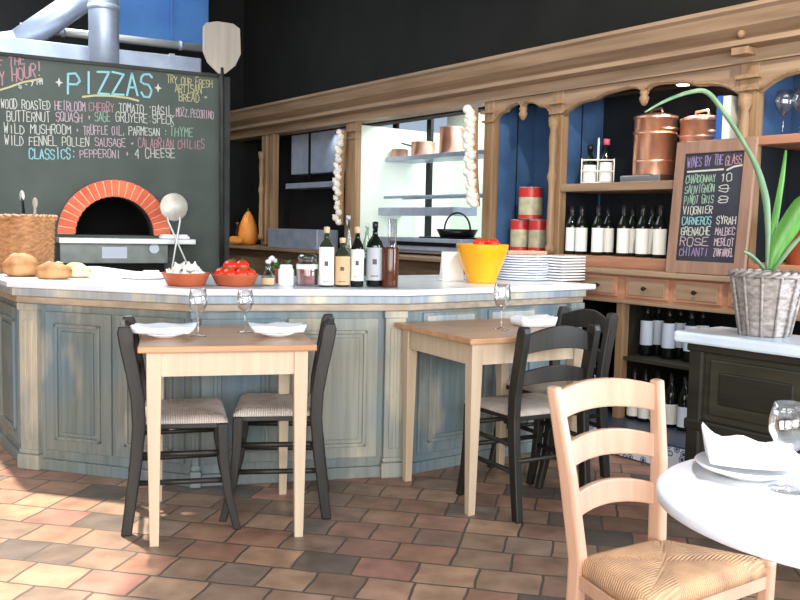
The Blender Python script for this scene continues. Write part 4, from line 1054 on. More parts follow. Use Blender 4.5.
for k, (a, b, ma, mb_) in enumerate((('CHARDONNAY', '10', 'c_green', 'c_white'), ('SAUVIGNON', '9', 'c_green', 'c_white'), ('PINOT GRIS', '8', 'c_green', 'c_white'), ('VIOGNIER', '', 'c_white', 'c_white'), ('CARNEROS', 'SYRAH', 'c_cyan', 'c_white'), ('GRENACHE', 'MALBEC', 'c_white', 'c_rose'), ('ROSE', 'MERLOT', 'c_rose', 'c_rose'), ('CHIANTI', 'ZINFANDEL', 'c_purple', 'c_rose'))):
    fz = .73-.098*k
    wl(a, .02, .56, fz, .04, ma, 50+k)
    if b: wl(b, .64, .98 if len(b) > 3 else .85, fz+.01, .036, mb_, 70+k)
# ================================================================== THINGS ON THE COUNTER
CZ = TOPZ+.001
def px(p): return p.y/FPX           # metres per pixel at point p
def blob(seed, amp, fx=3):
    r_ = random.Random(seed); ph = [r_.uniform(0, 6.28) for _ in range(5)]
    return lambda d: 1+amp*(math.sin(fx*d.x+ph[0])+math.sin(fx*1.3*d.y+ph[1])+.6*math.sin(fx*2.1*d.z+ph[2])+.5*math.sin(fx*2.4*(d.x+d.y)+ph[3]))/2
def back(p, d): return p+Vector((p.x/p.y*d, d, 0))
def loaf(label, u, v, wpx, hpx, dpx, m, seed, score=True):
    p = at_z(u, v, CZ); s = px(p); r = (wpx*s/2, dpx*s/2, hpx*s*.62); f = blob(seed, .09)
    def g(d):
        q = f(d)
        if d.z < -.55: q *= .55/max(.55, -d.z)
        return q
    t = thing('bread_loaf', label, 'bread', back(p, dpx*s/2), 0, 'bread loaves on the counter')
    obj('crust', MB().ball((0, 0, r[2]*.56), r, 24, 14, g), m, t)
    if score:
        mb = MB()
        for k in (-1, 1): mb.tube([(k*r[0]*.25-r[0]*.15, -r[1]*.45, r[2]*1.38), (k*r[0]*.25, 0, r[2]*1.50), (k*r[0]*.25+r[0]*.15, r[1]*.45, r[2]*1.38)], [.003, .006, .003], 8)
        obj('score_mark', mb, 'bread_p', t)
    return t
loaf('round crusty bread loaf, leftmost on the counter in front of the basket', 20, 277, 36, 24, 32, 'bread', 2)
loaf('oblong brown bread loaf in the middle of the three loaves', 54, 279.5, 36, 18, 26, 'bread', 5)
loaf('pale bread loaf, rightmost of the three on the counter', 77, 278, 28, 15, 24, 'bread_p', 9, False)
# wicker basket with utensils
bk = at_z(18, 273, CZ); s = px(bk); bkh = 56*s; bw = 76*s
bkt = thing('wicker_basket', 'large honey brown wicker basket at the left end of the counter', 'basket', back(bk, .16)+Vector((-.03, 0, 0)), -.2)
mb = MB()
def rrect(w, d, n=40, e=5):
    out = []
    for k in range(n):
        a = 2*PI*k/n; c, s2 = math.cos(a), math.sin(a); r = (abs(c)**e+abs(s2)**e)**(-1/e); out.append((w/2*c*r, d/2*s2*r))
    return out
rowsN = 22; vs = []; N = 80
for i in range(rowsN+1):
    z = bkh*i/rowsN; w = bw*(.93+.07*i/rowsN); pts = rrect(w, .3, N)
    for k, (x, y) in enumerate(pts):
        q = 1+.014*math.sin(2*PI*k*N/4/N+(PI if i % 2 else 0)); vs.append((x*q, y*q, z))
fs = [(i*N+k, i*N+(k+1) % N, (i+1)*N+(k+1) % N, (i+1)*N+k) for i in range(rowsN) for k in range(N)]+[tuple(range(N-1, -1, -1))]
inner = rrect(bw*.95, .25, N); o = len(vs)
vs += [(x, y, bkh) for x, y in inner]+[(x*.93, y*.93, .02) for x, y in inner]
fs += [(rowsN*N+k, rowsN*N+(k+1) % N, o+(k+1) % N, o+k) for k in range(N)]+[(o+k, o+(k+1) % N, o+N+(k+1) % N, o+N+k) for k in range(N)]+[tuple(o+N+k for k in range(N))]
mb.add(vs, fs, False); obj('woven_body', mb, 'wicker', bkt)
rim = MB()
for ph in (0, PI):
    pts = rrect(bw*1.0, .3, 120); rim.tube([(x+.005*math.cos(k*.8+ph), y+.005*math.cos(k*.8+ph), bkh+.006*math.sin(k*.8+ph)) for k, (x, y) in enumerate(pts+pts[:1])], .011, 8)
obj('braided_rim', rim, 'wicker', bkt)
for nm, lab, u, v0, v1, dx, m in (('utensil', 'dark handled kitchen utensil standing in the wicker basket', 25, 226, 196, -.03, 'blackmetal'), ('wooden_spoon', 'pale wooden spoon standing in the wicker basket', 35, 226, 203, .0, 'peelwood')):
    yb_ = bkt.location.y; p0, p1 = at_y(u, v0, yb_), at_y(u+dx*100, v1, yb_)
    d = p1-p0; low = p0-d*2.2
    if low.z < CZ+.03: low = p0+(p0-p1)*((p0.z-CZ-.03)/(p1.z-p0.z))
    t = thing(nm, lab, 'utensil', low, 0)
    obj('handle', MB().tube([(0, 0, 0), p0-low, p1-low], [.009, .009, .007], 8), m, t)
    obj('head', MB().ball(tuple((p1-low)), (.016, .007, .03), 12, 8), 'peelwood' if m != 'blackmetal' else 'steel_l', t)
# white serving board / flat plate left of the garlic
p = at_z(141, 279, CZ); s = px(p)
t = thing('serving_plate', 'flat white oval serving plate left of the garlic bowl', 'plate', p+Vector((0, .06, 0)))
mb = MB(); mb.lathe([(0, 0), (.1, 0), (.125, .012), (.122, .016), (.09, .008), (0, .008)], 40); obj('dish', mb, 'ceramic', t)
t = tag(obj('folded_cloth', MB().box(-.05, -.04, 0, .06, .045, .018).box(-.03, -.03, .018, .05, .04, .03), 'cloth', loc=p+Vector((.02, .07, .0095)), rotz=.2, bevel=.006), 'small white folded cloth on the oval serving plate', 'cloth')
# bowls
def bowl(name, label, u, v, w, h, m, cat='bowl'):
    p = at_z(u, v, CZ); s = px(p); r = w*s/2; hh = h*s; p = back(p, r*.8); s = px(p); r = w*s/2
    t = thing(name, label, cat, p)
    obj('bowl_body', MB().lathe([(0, 0), (r*.72, 0), (r*.8, hh*.1), (r*.97, hh*.8), (r*1.0, hh*.86), (r*1.0, hh), (r*.95, hh), (r*.92, hh*.8), (r*.75, hh*.16), (0, hh*.14)], 40), m, t)
    obj('bowl_rim', MB().tube([(r*.985*math.cos(a), r*.985*math.sin(a), hh*.93) for a in [2*PI*i/48 for i in range(49)]], r*.035, 8), m, t)
    return t, p, r, hh
t, p, r, hh = bowl('terracotta_bowl', 'shallow terracotta bowl piled with white garlic', 186, 286.5, 47, 13, 'terracotta')
GB = MB().lathe([(0, 0), (.012, 0), (.026, .01), (.03, .02), (.026, .033), (.012, .045), (.006, .056), (.004, .068), (0, .069)], 18, wob=lambda a, z: 1+.07*abs(math.sin(3.5*a))).mesh('garlic_bulb')
def pile(R_, n1, n2, z0, z1, rng):
    out = []
    for k in range(n1): a = 2*PI*k/n1; out.append((R_*math.cos(a), R_*math.sin(a), z0))
    for k in range(n2): a = 2*PI*k/n2+.4; out.append((R_*.45*math.cos(a), R_*.45*math.sin(a), z1))
    return out
rnd = random.Random(4)
for x, y, z in pile(r*.62, 9, 0, hh*.62, 0, rnd)+pile(r*.33, 5, 0, hh*.62+.03, 0, rnd)+[(0, 0, hh*.3)]:
    o = obj('garlic_bulb', GB, 'garlic', loc=p+Vector((x, y, z)), rot=(rnd.uniform(-.5, .5), rnd.uniform(-.5, .5), rnd.uniform(0, 6))); o.scale = (.88, .88, .66); tag(o, 'white garlic bulb piled in the shallow terracotta bowl', 'garlic', 'garlic bulbs in the bowl')
t, p, r, hh = bowl('terracotta_bowl', 'shallow terracotta bowl filled with red tomatoes', 235, 286.5, 47, 12, 'terracotta')
def tomato_proto(label, loc, rt_, s=1.0, group=None):
    t = thing('tomato', label, 'tomato', loc, rt_, group)
    obj('flesh', MB().lathe([(0, .006), (.012, 0), (.026, .006), (.034, .022), (.033, .036), (.022, .05), (.01, .053), (0, .049)], 20, wob=lambda a, z: 1+.03*math.sin(5*a)), 'tomato', t)
    m = MB()
    for k in range(5):
        a = 2*PI*k/5; m.tube([(0, 0, .052), (.009*math.cos(a), .009*math.sin(a), .0545), (.017*math.cos(a), .017*math.sin(a), .052)], [.003, .0025, .0008], 6)
    m.tube([(0, 0, .05), (.002, 0, .062)], .0022, 6); obj('calyx', m, 'stemgreen', t)
    return t
first = None
for i, (x, y, z) in enumerate(pile(r*.57, 7, 0, hh*.5, 0, rnd)+pile(r*.3, 3, 0, hh*.5+.036, 0, rnd)):
    if first is None: first = tomato_proto('red tomato piled in the shallow terracotta bowl', p+Vector((x, y, z)), 0, group='tomatoes in the terracotta bowl')
    else: dup(first, 'red tomato piled in the shallow terracotta bowl', p+Vector((x, y, z)), i*.9)
# small bottle, jars
def jar(name, label, u, v, wpx, hpx, prof, m, cat='jar', extra=None, back=0):
    p = at_z(u, v, CZ); s = px(p); r = wpx*s/2; h = hpx*s; p = p+Vector((0, r+back, 0)); s = px(p); r = wpx*s/2; h = hpx*s
    t = thing(name, label, cat, p, face_cam(p)); obj('body', MB().lathe([(a*r, b*h) for a, b in prof], 24), m, t)
    return t, r, h
t, r, h = jar('oil_cruet', 'squat clear cruet with pale label right of the tomatoes', 267, 286, 13, 25, [(0, 0), (.9, 0), (1, .05), (1, .35), (.45, .6), (.36, .85), (.42, .86), (.42, .9), (0, .9)], 'greenglass', 'cruet')
obj('stopper', MB().ball((0, 0, h*.96), (r*.45, r*.45, h*.09)), 'garlic', t)
obj('label', MB().lathe([(r*1.01, h*.06), (r*1.01, h*.32)], 16, a0=-PI*.9, a1=-PI*.1), 'label_t', t)
t, r, h = jar('herb_pot', 'small dark pot of leafy green herbs with white blossom behind the cruet', 278, 284, 13, 14, [(0, 0), (.8, 0), (1, .95), (1, 1), (.85, 1), (.8, .85), (0, .85)], 'terracotta', 'plant', back=.07)
hm = MB(); rnd = random.Random(8)
for k in range(26):
    a, b = rnd.uniform(0, 6.28), rnd.uniform(.2, 1); c = Vector((.045*b*math.cos(a), .03*b*math.sin(a), h*.9+rnd.uniform(.0, .045)))
    d = Vector((math.cos(a), math.sin(a), rnd.uniform(-.1, .7))).normalized(); sd = d.cross(Vector((0, 0, 1))).normalized()*.01
    L_ = .032; e = c+d*L_; m1 = c+d*L_*.5; n_ = sd.cross(d).normalized()*.0012
    hm.add([c-n_, m1+sd-n_, e-n_, m1-sd-n_, c+n_, m1+sd+n_, e+n_, m1-sd+n_], [(0, 1, 2, 3), (7, 6, 5, 4), (0, 4, 5, 1), (1, 5, 6, 2), (2, 6, 7, 3), (3, 7, 4, 0)])
obj('leaves', hm, 'leaf', t)
obj('blossom', MB().ball((-.045, .0, h+.05), (.016, .014, .013), fn=blob(3, .2, 6)).ball((-.03, .01, h+.04), (.012, .012, .012)), 'cloth', t)
t, r, h = jar('sugar_jar', 'plain white ceramic jar between the herbs and spice jar', 285, 286, 16, 21, [(0, 0), (.95, 0), (1, .05), (1, .75), (.8, .85), (.8, .95), (.7, 1), (0, 1)], 'ceramic')
t, r, h = jar('spice_jar', 'lidded glass jar of dark red spice left of the oil bottles', 306, 286.5, 22, 33, [(0, 0), (.95, 0), (1, .03), (1, .66), (.8, .76), (.8, .8), (.76, .8), (.76, .75), (.95, .65), (.95, .04), (0, .03)], 'glass')
obj('contents', MB().lathe([(0, .04*h), (.92*r, .04*h), (.92*r, .5*h), (0, .52*h)], 24), 'spice', t)
obj('lid', MB().lathe([(0, .79*h), (.82*r, .79*h), (.88*r, .82*h), (.88*r, .9*h), (.6*r, .96*h), (0, .98*h)], 24), 'greenglass', t)
obj('label_band', MB().lathe([(1.01*r, .52*h), (1.01*r, .66*h)], 24, a0=-PI*.95, a1=-PI*.05), 'white_card', t)
# tall oil and vinegar bottles
def cbottle(label, u, v, wpx, hpx, body, lab, cap, l0, l1, square=False, back=0, neck=.34, mark='ink'):
    p = at_z(u, v, CZ); s = px(p); r = wpx*s/2; p = p+Vector((0, r+back, 0)); s = px(p); r = wpx*s/2; h = hpx*s
    t = thing('oil_bottle', label, 'bottle', p, face_cam(p), 'oil and vinegar bottles on the counter')
    obj('body', MB().lathe([(0, 0), (.93*r, 0), (r, .015*h), (r, .62*h), (.9*r, .68*h), (neck*r*1.2, .78*h), (neck*r, .82*h), (neck*r, .9*h), (0, .9*h)], 24), body, t)
    obj('cap', MB().lathe([(0, .89*h), (neck*r*1.15, .89*h), (neck*r*1.2, .99*h), (0, h)], 16), cap, t)
    lb = obj('label', MB().lathe([(r*1.015, l0*h), (r*1.015, l1*h)], 18, a0=-PI*.95, a1=-PI*.05), lab, t)
    if mark:
        zc = (l0*.45+l1*.55)*h; obj('label_print', MB().lathe([(r*1.03, zc-.03*h), (r*1.03, zc+.05*h)], 8, a0=-PI*.58, a1=-PI*.42), mark, lb)
        obj('label_print', MB().lathe([(r*1.03, (l0+.06)*h), (r*1.03, (l0+.075)*h)], 8, a0=-PI*.65, a1=-PI*.35), mark, lb)
    return t
cbottle('dark oil bottle with tall white label and pale cap, leftmost of the row', 325.5, 287, 15, 60, 'oilglass', 'label', 'cork', .03, .66)
cbottle('shorter bottle with tan label between two white-labelled bottles', 341.5, 287, 15.5, 49, 'oilglass', 'label_t', 'cork', .04, .62)
cbottle('slim black bottle with white label right of the tan-labelled one', 356.5, 287, 13, 60, 'wine', 'label', 'cork', .1, .62, neck=.38)
cbottle('black bottle with grey-white label and black cap, rightmost labelled one', 374, 287, 16.5, 65, 'wine', 'label_g', 'capsule', .1, .6, neck=.3)
def plainb(label, u, v, wpx, hpx, m, back):
    p = at_z(u, v, CZ); p = p+Vector((0, back, 0)); s = px(p); r, h = wpx*s/2, hpx*s
    t = thing('oil_bottle', label, 'bottle', p, 0, 'oil and vinegar bottles on the counter')
    obj('body', MB().lathe([(0, 0), (r, 0), (r, .6*h), (.4*r, .78*h), (.4*r, .95*h), (0, .95*h)], 20), m, t)
    obj('cap', MB().lathe([(0, .94*h), (.45*r, .94*h), (.45*r, h), (0, h)], 14), 'steel_l', t)
plainb('pale green glass bottle behind the tan-labelled bottle', 346, 283, 10, 66, 'greenglass', .12)
plainb('pale clear bottle behind the slim black bottle', 365, 283, 9, 58, 'greenglass', .12)
t, r, h = jar('brown_canister', 'dark reddish brown canister at the right end of the bottle row', 389.5, 287.5, 17, 40, [(0, 0), (.96, 0), (1, .03), (1, .96), (.94, 1), (0, 1)], 'brownglass', 'canister')
t, r, h = jar('glass_cylinder', 'tall clear glass cylinder behind the brown canister', 391, 283, 9, 62, [(0, 0), (1, 0), (1, 1), (.92, 1), (.92, .02), (0, .02)], 'glass', 'vase', back=.14)
# white card holder left of the yellow bowl
p = at_z(452, 281, CZ); s = px(p)
t = thing('menu_stand', 'small white folded card stand left of the yellow bowl', 'card stand', p+Vector((0, .05, 0)), face_cam(p)+.35)
w = 11*s; h = 29*s
obj('card', MB().prism([(-w, -.035, .008), (-w, .035, .008), (-w, .004, h), (-w, -.004, h)], (2*w, 0, 0)), 'white_card', t)
obj('base', MB().box(-w*1.2, -.05, 0, w*1.3, .05, .008), 'ceramic', t, bevel=.003)
ph = MB(); ph.box(-w*.6, -.03, h*.25, w*.6, -.026, h*.7)
# yellow bowl
p = at_z(483, 283.5, CZ); s = px(p); p = p+Vector((0, .08, 0)); s = px(p); r1_, r0_, h = 26*s, 14.5*s, 37.5*s
yb2 = thing('yellow_bowl', 'deep bright yellow glazed bowl holding red tomatoes on the counter', 'bowl', p)
obj('bowl_body', MB().lathe([(0, 0), (r0_, 0), (r0_, .012), (r0_*1.08, .03), (r1_*.9, h*.7), (r1_, h*.97), (r1_, h), (r1_*.94, h), (r1_*.86, h*.72), (r0_*.95, .04), (0, .03)], 40), 'yellow', yb2)
obj('bowl_rim', MB().tube([(r1_*.97*math.cos(a), r1_*.97*math.sin(a), h) for a in [2*PI*i/48 for i in range(49)]], .006, 8), 'yellow', yb2)
for lab, x, y in (('large red tomato at the left on top of the yellow bowl', -.02, -.01), ('large red tomato at the right on top of the yellow bowl', .055, .0), ('red tomato at the back of the yellow bowl', .01, .06)):
    o = dup(first, lab, p+Vector((x, y, h-.018)), x*9, 'tomatoes in the yellow bowl')
# plate stacks
p = at_z(526, 281, CZ); s = px(p); r = 25.5*s; c = p+Vector((0, r*.95, 0)); s = px(c); r = 25.5*s
SP = MB().lathe([(0, 0), (r*.62, 0), (r*.68, .003), (r*.98, .0045), (r, .006), (r, .0135), (r*.97, .0145), (r*.64, .007), (0, .006)], 48).mesh('dinner_plate')
nP = 10; dz = 25*s/nP
ORD = ['lowest', 'second', 'third', 'fourth', 'fifth', 'sixth', 'seventh', 'eighth', 'ninth', 'tenth', 'eleventh']
for k in range(nP):
    o = obj('dinner_plate', SP, 'ceramic_b', loc=c+Vector((0, 0, dz*k))); tag(o, f'round white dinner plate, {ORD[k]+" from the bottom" if k else "lowest"} in the stack by the yellow bowl', 'plate', 'stacked round plates')
top_round = c+Vector((0, 0, dz*(nP-1)+.0155))
p = at_z(566.5, 281.5, CZ); s = px(p); hw_ = 17.5*s; c2 = p+Vector((-.015, hw_+.01, 0)); s = px(c2); hw_ = 17*s
SQ = MB(); SQ.frustum((0, 0, 0), hw_*1.6, hw_*1.6, (0, 0, .003), hw_*1.7, hw_*1.7).frustum((0, 0, .003), hw_*1.7, hw_*1.7, (0, 0, .005), hw_*2, hw_*2).frustum((0, 0, .005), hw_*2, hw_*2, (0, 0, .0128), hw_*2, hw_*2); SQ = SQ.mesh('square_plate')
n2 = 9; dz2 = 25.5*s/n2
for k in range(n2):
    o = obj('square_plate', SQ, 'ceramic', loc=c2+Vector((0, 0, dz2*k)), rotz=BPHI); tag(o, f'square white plate, {ORD[k]+" from the bottom" if k else "lowest"} in the stack at the counter end', 'plate', 'stacked square plates')
t = tag(obj('wooden_tray', MB().box(-.12, -.07, 0, .12, .07, .01).box(-.12, -.07, .01, -.11, .07, .022).box(.11, -.07, .01, .12, .07, .022).box(-.11, .06, .01, .11, .07, .022).box(-.11, -.07, .01, .11, -.06, .022), 'beech', loc=top_round+Vector((.0, .02, 0)), rotz=.25, bevel=.003), 'small wooden tray lying on top of the round plate stack', 'tray')

# ================================================================== THINGS ON THE BAR
WB = {}
def wine_bottle(label, s, y, z, lab='label', h=.30, r=.037, group=None, lz=(.07, .165)):
    key = (lab, h, r, lz); P_ = bar_w(s, y, z); yaw = face_cam(P_)
    if key in WB: return dup(WB[key], label, P_, yaw, group)
    t = thing('wine_bottle', label, 'bottle', P_, yaw, group)
    obj('bottle_glass', MB().lathe([(0, 0), (r*.94, 0), (r, .006), (r, .175*h/.3), (r*.86, .2*h/.3), (r*.42, .235*h/.3), (.014, .25*h/.3), (.0135, h-.005), (0, h-.005)], 20), 'wine', t)
    obj('label', MB().lathe([(r*1.015, lz[0]), (r*1.015, lz[1])], 14, a0=-PI*.93, a1=-PI*.07), lab, t)
    obj('capsule', MB().lathe([(.015, h-.06), (.0155, h-.001), (0, h)], 14), 'capsule', t)
    WB[key] = t; return t
us = [(571, .2), (580.5, .2), (597, .2), (607, .29), (622.5, .22), (631.5, .31), (641.5, .22), (651, .31), (659, .22)]
OW = ['leftmost', 'second from left', 'third from left', 'fourth from left', 'fifth from left', 'sixth from left', 'seventh from left', 'eighth from left', 'nearest the framed slate']
for i, (u, y) in enumerate(us):
    q = bar_uv(u, 255, y); wine_bottle(f'dark wine bottle with white label on the shelf under copper pots, {OW[i]}', q.x, y, 1.051, group='wine bottles on the bar shelf', lz=(.02, .165))
for i, u in enumerate((646, 657, 668, 679, 690, 701)):
    yb_ = .2+.08*(i % 2); q = bar_uv(u, 350, yb_); wine_bottle(f'wine bottle with painted blue-lit label on the cabinet middle shelf, {OW[i] if i < 5 else "last before the washstand"}', q.x, yb_, .491, 'label_b', group='wine bottles on the middle shelf', lz=(.06, .20))
for i, u in enumerate((632, 643, 655, 669, 683, 697)):
    q = bar_uv(u, 440, .1); wine_bottle(f'wine bottle standing on the slate step at the cabinet bottom, {OW[i] if i < 5 else "last before the washstand"}', q.x, .1, .131, 'label' if i < 4 else 'label_b', group='wine bottles on the low step', lz=(.02, .13))
for i, (u, y) in enumerate(((592, .2), (602, .2))):
    q = bar_uv(u, 440, y); wine_bottle(f'wine bottle {"left" if i == 0 else "right"} of the pair behind the far dark chair', q.x, y, .131, 'label_b', group='wine bottles behind the far chair', h=.30)
# more bottles behind the middle ones are hidden; copper stock pots on the upper shelf
q = bar_uv(652, 187, .33); s = (bar_w(q.x, .33, 0).y)/FPX
tr = tag(obj('steel_tray', MB().box(-.14, -.13, 0, .14, .13, .035).box(-.135, -.125, .035, .135, .125, .04), 'steel', loc=bar_w(q.x, .34, z_sh+.049), rotz=BPHI, bevel=.006), 'low steel tray under the tall copper stock pot', 'tray')
def stock(label, s_, y, z, r, h):
    t = thing('stock_pot', label, 'pot', bar_w(s_, y, z), BPHI-.3)
    obj('body', MB().lathe([(0, 0), (r*.98, 0), (r, .006), (r, h), (r*1.03, h), (r*1.03, h+.005), (r*.97, h+.005), (r*.95, .01), (0, .01)], 40), 'copper', t)
    for f in (.23, .73): obj('band', MB().lathe([(r*1.0, h*(f-.01)), (r*1.02, h*f), (r*1.02, h*(f+.02)), (r*1.0, h*(f+.03))], 40), 'copper', t)
    obj('lid', MB().lathe([(r*1.04, h+.005), (r*1.04, h+.016), (r*.7, h+.03), (0, h+.036)], 40), 'copper', t)
    obj('lid_handle', MB().tube([(-.06, 0, h+.034), (-.05, 0, h+.06), (.05, 0, h+.06), (.06, 0, h+.034)], .008, 8), 'copper', t)
    for sg in (-1, 1): obj('side_handle', MB().tube([(sg*r, -.05, h*.8), (sg*(r+.03), -.045, h*.8), (sg*(r+.03), .045, h*.8), (sg*r, .05, h*.8)], .008, 8), 'copper', t)
    return t
stock('tall copper stock pot with lid on the steel tray, left of the other', q.x, .34, z_sh+.09, 20.5*s, 55*s)
q2 = bar_uv(694, 187, .36); s2 = bar_w(q2.x, .36, 0).y/FPX
stock('wide copper stock pot partly hidden behind the framed slate menu', q2.x+.03, .36, z_sh+.049, 20*s2, 58*s2)
# wire bottle caddy
q = bar_uv(597, 187, .3); s = bar_w(q.x, .3, 0).y/FPX
cd = thing('bottle_caddy', 'white wire caddy on the upper shelf left of the copper pots', 'caddy', bar_w(q.x, .3, z_sh+.049), face_cam(bar_w(q.x, .3, 0)))
w, d, h = 15.5*s, .05, 45*s
fr = MB()
for z in (.008, h*.28, h*.52): fr.tube([(-w, -d, z), (w, -d, z), (w, d, z), (-w, d, z), (-w, -d, z)], .005, 6)
for x in (-w, 0, w):
    for y in (-d, d): fr.tube([(x, y, .0), (x, y, h*.55)], .004, 6)
obj('wire_frame', fr, 'white_card', cd)
obj('handle', MB().tube([(0, -d, h*.5), (0, -d*.5, h*.95), (0, 0, h), (0, d*.5, h*.95), (0, d, h*.5)], .007, 8), 'white_card', cd)
for lab, x, cap, hh_ in (('small dark bottle with white label at the left in the wire caddy', -w*.5, 'capsule', h*.85), ('small dark bottle with pink cap at the right in the wire caddy', w*.5, 'pinkflower', h*.98)):
    P_ = cd.matrix_basis @ Vector((x, 0, .002)) if False else cd.location+Matrix.Rotation(cd.rotation_euler.z, 3, 'Z') @ Vector((x, 0, .002))
    r = min(w*.43, d*.8)
    t = thing('condiment_bottle', lab, 'bottle', P_, cd.rotation_euler.z, 'bottles in the wire caddy')
    obj('body', MB().lathe([(0, 0), (r, 0), (r, hh_*.55), (r*.4, hh_*.72), (r*.36, hh_*.88), (0, hh_*.88)], 18), 'wine', t)
    obj('label', MB().lathe([(r*1.02, hh_*.05), (r*1.02, hh_*.48)], 14, a0=-PI*.95, a1=-PI*.05), 'label', t)
    obj('cap', MB().lathe([(0, hh_*.87), (r*.5, hh_*.87), (r*.5, hh_), (0, hh_)], 14), cap, t)
# blue binder at the shelf end
q = bar_uv(731, 133, .3)
bh_ = bar_uv(731, 97, .26).z-z_sh-.049
t = thing('blue_binder', 'blue binder with white page edge standing beside the right pillar', 'book', bar_w(.40, .26, z_sh+.049), BPHI)
obj('cover', MB().box(-.045, -.08, 0, -.005, .1, bh_), 'bluebook', t, bevel=.003); obj('pages', MB().box(-.005, -.085, .004, .04, .095, bh_-.005), 'white_card', t, bevel=.003)
# tins in the blue bay
def tin(label, u, y, z, r, h):
    q = bar_uv(u, 240, y); P_ = bar_w(q.x, y, z); t = thing('food_tin', label, 'tin', P_, face_cam(P_), 'red food tins in the blue bay')
    obj('can', MB().lathe([(0, 0), (r, 0), (r, h), (r*.95, h), (r*.95, h-.004), (0, h-.004)], 24), 'steel_l', t)
    obj('paper_label', MB().lathe([(r*1.01, .008), (r*1.01, h-.008)], 24), 'tin_body', t)
    obj('label_band', MB().lathe([(r*1.02, h*.68), (r*1.02, h-.006)], 24), 'tin_red', t)
    obj('label_band', MB().lathe([(r*1.02, .006), (r*1.02, h*.14)], 24), 'tin_red', t)
    return q.x
sA = tin('red banded food tin, left of the lower pair in the blue bay', 520, .3, 1.051, .066, .215)
sB = tin('red banded food tin, right of the lower pair in the blue bay', 538.5, .3, 1.051, .066, .215)
P_ = bar_uv(529, 200, .3)
tin('red banded food tin stacked on top of the lower pair', 529.5, .3, 1.267, .08, .215)
# wine glasses and clay pot at the right bay
for lab, u in (('upside clear wine glass leftmost on the right bay shelf', 782), ('second clear wine glass on the right bay shelf', 800), ('third clear wine glass on the right bay shelf, by the picture edge', 818)):
    q = bar_uv(u, 144, .27); wineglass(lab.replace('upside ', ''), bar_w(q.x, .27, 1.6905), 'glasses on the right bay shelf', 1.22)
q = bar_uv(802, 215, .25); t = thing('clay_pot', 'clay pot on the bar ledge right of the green leaves', 'pot', bar_w(q.x, .25, 1.051), 0)
obj('pot_body', MB().lathe([(0, 0), (.06, 0), (.075, .2), (.08, .2), (.08, .25), (.07, .25), (.065, .02), (0, .02)], 24), 'terracotta', t)
# garlic braids hung on the hatch posts
def braid(label, pix, y, n, seed, rpx, back=True):
    rnd = random.Random(seed); P_ = [bar_uv(u, v, y) for u, v in pix]
    root = bar_w(P_[0].x, y, P_[-1].z)
    t = thing('garlic_braid', label, 'garlic', root, BPHI)
    pts = [Vector((p.x-P_[0].x, 0, p.z-P_[-1].z)) for p in P_]
    obj('plaited_stem', MB().tube(pts, [.03]+[.034]*(len(pts)-2)+[.022], 8), 'raffia', t)
    s = root.y/FPX
    for k in range(n):
        f = (k+.5)/n*(len(pts)-1); i = min(int(f), len(pts)-2); c = pts[i]+(pts[i+1]-pts[i])*(f-i)
        side = (-1, .55, -.2, 1)[k % 4]
        r = rpx*s*rnd.uniform(.85, 1.1)
        m = MB().ball((0, 0, 0), (r, r, r*.9), 14, 9).tube([(0, 0, r*.75), (0, 0, r*1.2)], [r*.4, r*.15], 8)
        obj('bulb', m, 'garlic', t, loc=c+Vector((side*r*.6, -.02-r*.6*rnd.uniform(.6, 1), rnd.uniform(-.3, .3)*r)), rot=(rnd.uniform(-.5, .5), side*.7, 0))
braid('slim garlic braid hanging on the left post of the kitchen hatch', [(344, 130), (341, 160), (340, 190), (341, 225)], .105, 22, 3, 3.5)
braid('thick garlic braid hanging on the right post of the kitchen hatch', [(474, 108), (473, 140), (473, 170), (477, 206)], .09, 30, 6, 4.7)

# ================================================================== LIGHT AND CAMERA
def area(name, loc, target, sx, sy, power, col=(1, 1, 1), spread=PI):
    l = bpy.data.lights.new(name, 'AREA'); l.shape = 'RECTANGLE'; l.size = sx; l.size_y = sy; l.energy = power; l.color = col; l.spread = spread
    o = bpy.data.objects.new(name, l); COL.objects.link(o); o.location = loc
    o.rotation_euler = (Vector(target)-Vector(loc)).to_track_quat('-Z', 'Y').to_euler(); return o
# daylight through the front windows
area('window_daylight', (0.1, -2.75, 1.8), (0.1, 3, 1.2), 2.4, 2.7, 230, (1, .98, .95))
area('window_daylight', (-2.95, -2.75, 1.8), (-1.2, 3, .9), 2.5, 2.7, 80, (1, .97, .92))
area('window_daylight', (3.1, -2.75, 1.8), (1.5, 2.5, .9), 2.4, 2.7, 220, (.95, .98, 1))
# daylight through the side window on the right
area('window_daylight', (4.85, 2.1, 1.8), (1.4, 2.6, .75), 2.1, 2.6, 260, (.8, .9, 1))
# skylight over the left part
area('skylight', (-3.1, 5.5, 3.58), (-3.1, 5.5, 0), 2.6, 4.2, 110, (.86, .93, 1))
# kitchen lamps behind the hatch
area('kitchen_lamp', tuple(bar_w(-2.1, .85, 2.3)), tuple(bar_w(-2.15, .85, 1)), .7, .7, 22, (.97, 1, .93))
def spot(name, loc, target, power, ang, col, blend=.6, r=.04):
    l = bpy.data.lights.new(name, 'SPOT'); l.energy = power; l.spot_size = ang; l.spot_blend = blend; l.color = col; l.shadow_soft_size = r
    o = bpy.data.objects.new(name, l); COL.objects.link(o); o.location = loc
    o.rotation_euler = (Vector(target)-Vector(loc)).to_track_quat('-Z', 'Y').to_euler(); return o
spot('downlight', tuple(bar_w(.18, .28, 2.0)), tuple(bar_w(.12, .28, 1.4)), 22, R(120), (1, .95, .85))
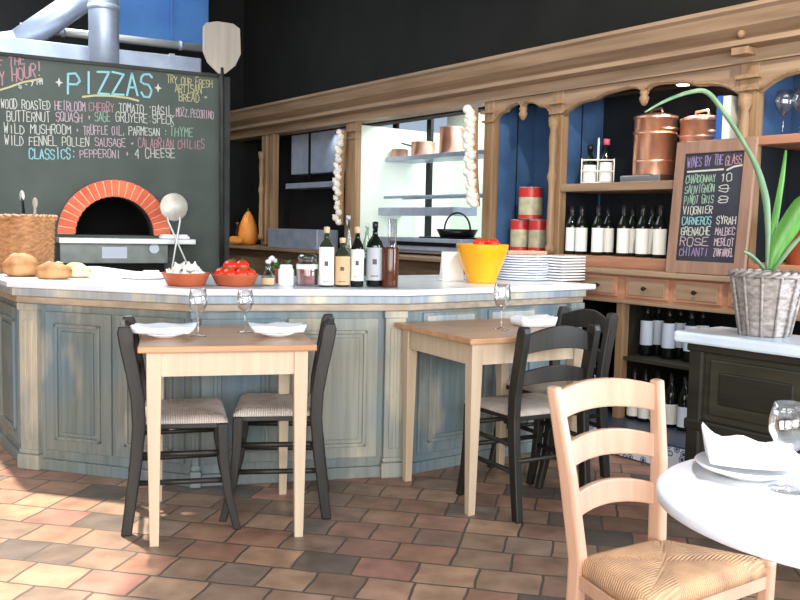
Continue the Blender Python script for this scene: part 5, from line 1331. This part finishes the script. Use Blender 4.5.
# added fill spots brightening the right end of the bar and the oven wall
spot('fill_spot', (1.0, 2.6, 3.5), (1.35, 5.0, 1.7), 210, R(66), (1, .92, .8), r=.06)
spot('fill_spot', (-1.0, 3.4, 3.5), (-1.9, 6.2, 1.5), 80, R(40), (1, .95, .88), r=.08)
spot('fill_spot', (1.15, 1.9, 3.5), (.85, 1.45, .75), 300, R(34), (.97, .98, 1), .8, r=.1)
spot('fill_spot', tuple(bar_w(-4.2, -1.3, 2.5)), tuple(bar_w(-4.75, .17, 1.1)), 45, R(26), (1, .9, .75), r=.05)
spot('hood_lamp', tuple(bar_w(-3.5, .2, 2.05)), tuple(bar_w(-3.5, .32, 1.75)), 3, R(100), (.8, .9, 1), .9, r=.008)
sl_ = bpy.data.lights.new('sun', 'SUN'); sl_.energy = 6.5; sl_.angle = R(2.2); sl_.color = (1, .9, .74)
so = bpy.data.objects.new('sun', sl_); COL.objects.link(so)
so.rotation_euler = Vector((.215, -.33, -.905)).to_track_quat('-Z', 'Y').to_euler()
w = bpy.data.worlds.new('sky'); scn.world = w; w.use_nodes = True
bg = w.node_tree.nodes['Background']; bg.inputs[0].default_value = (.62, .75, .95, 1); bg.inputs[1].default_value = .5

cam = bpy.data.cameras.new('camera'); cam.sensor_width = 36; cam.lens = 36*FPX/800; cam.clip_start = .05; cam.clip_end = 60
co = bpy.data.objects.new('camera', cam); COL.objects.link(co); scn.camera = co
c_, s_ = math.cos(PITCH), math.sin(PITCH); cr_, sr2 = math.cos(ROLL), math.sin(ROLL)
X0, U0, F0 = Vector((1, 0, 0)), Vector((0, s_, c_)), Vector((0, c_, -s_))
Rr = X0*cr_+U0*sr2; Uu = U0*cr_-X0*sr2
mw = Matrix((( Rr.x, Uu.x, -F0.x, EYE.x), (Rr.y, Uu.y, -F0.y, EYE.y), (Rr.z, Uu.z, -F0.z, EYE.z), (0, 0, 0, 1)))
co.matrix_world = mw
vs_ = scn.view_settings; vs_.view_transform = 'Standard'; vs_.look = 'None'; vs_.gamma = 1; vs_.use_curve_mapping = False; vs_.exposure = .38
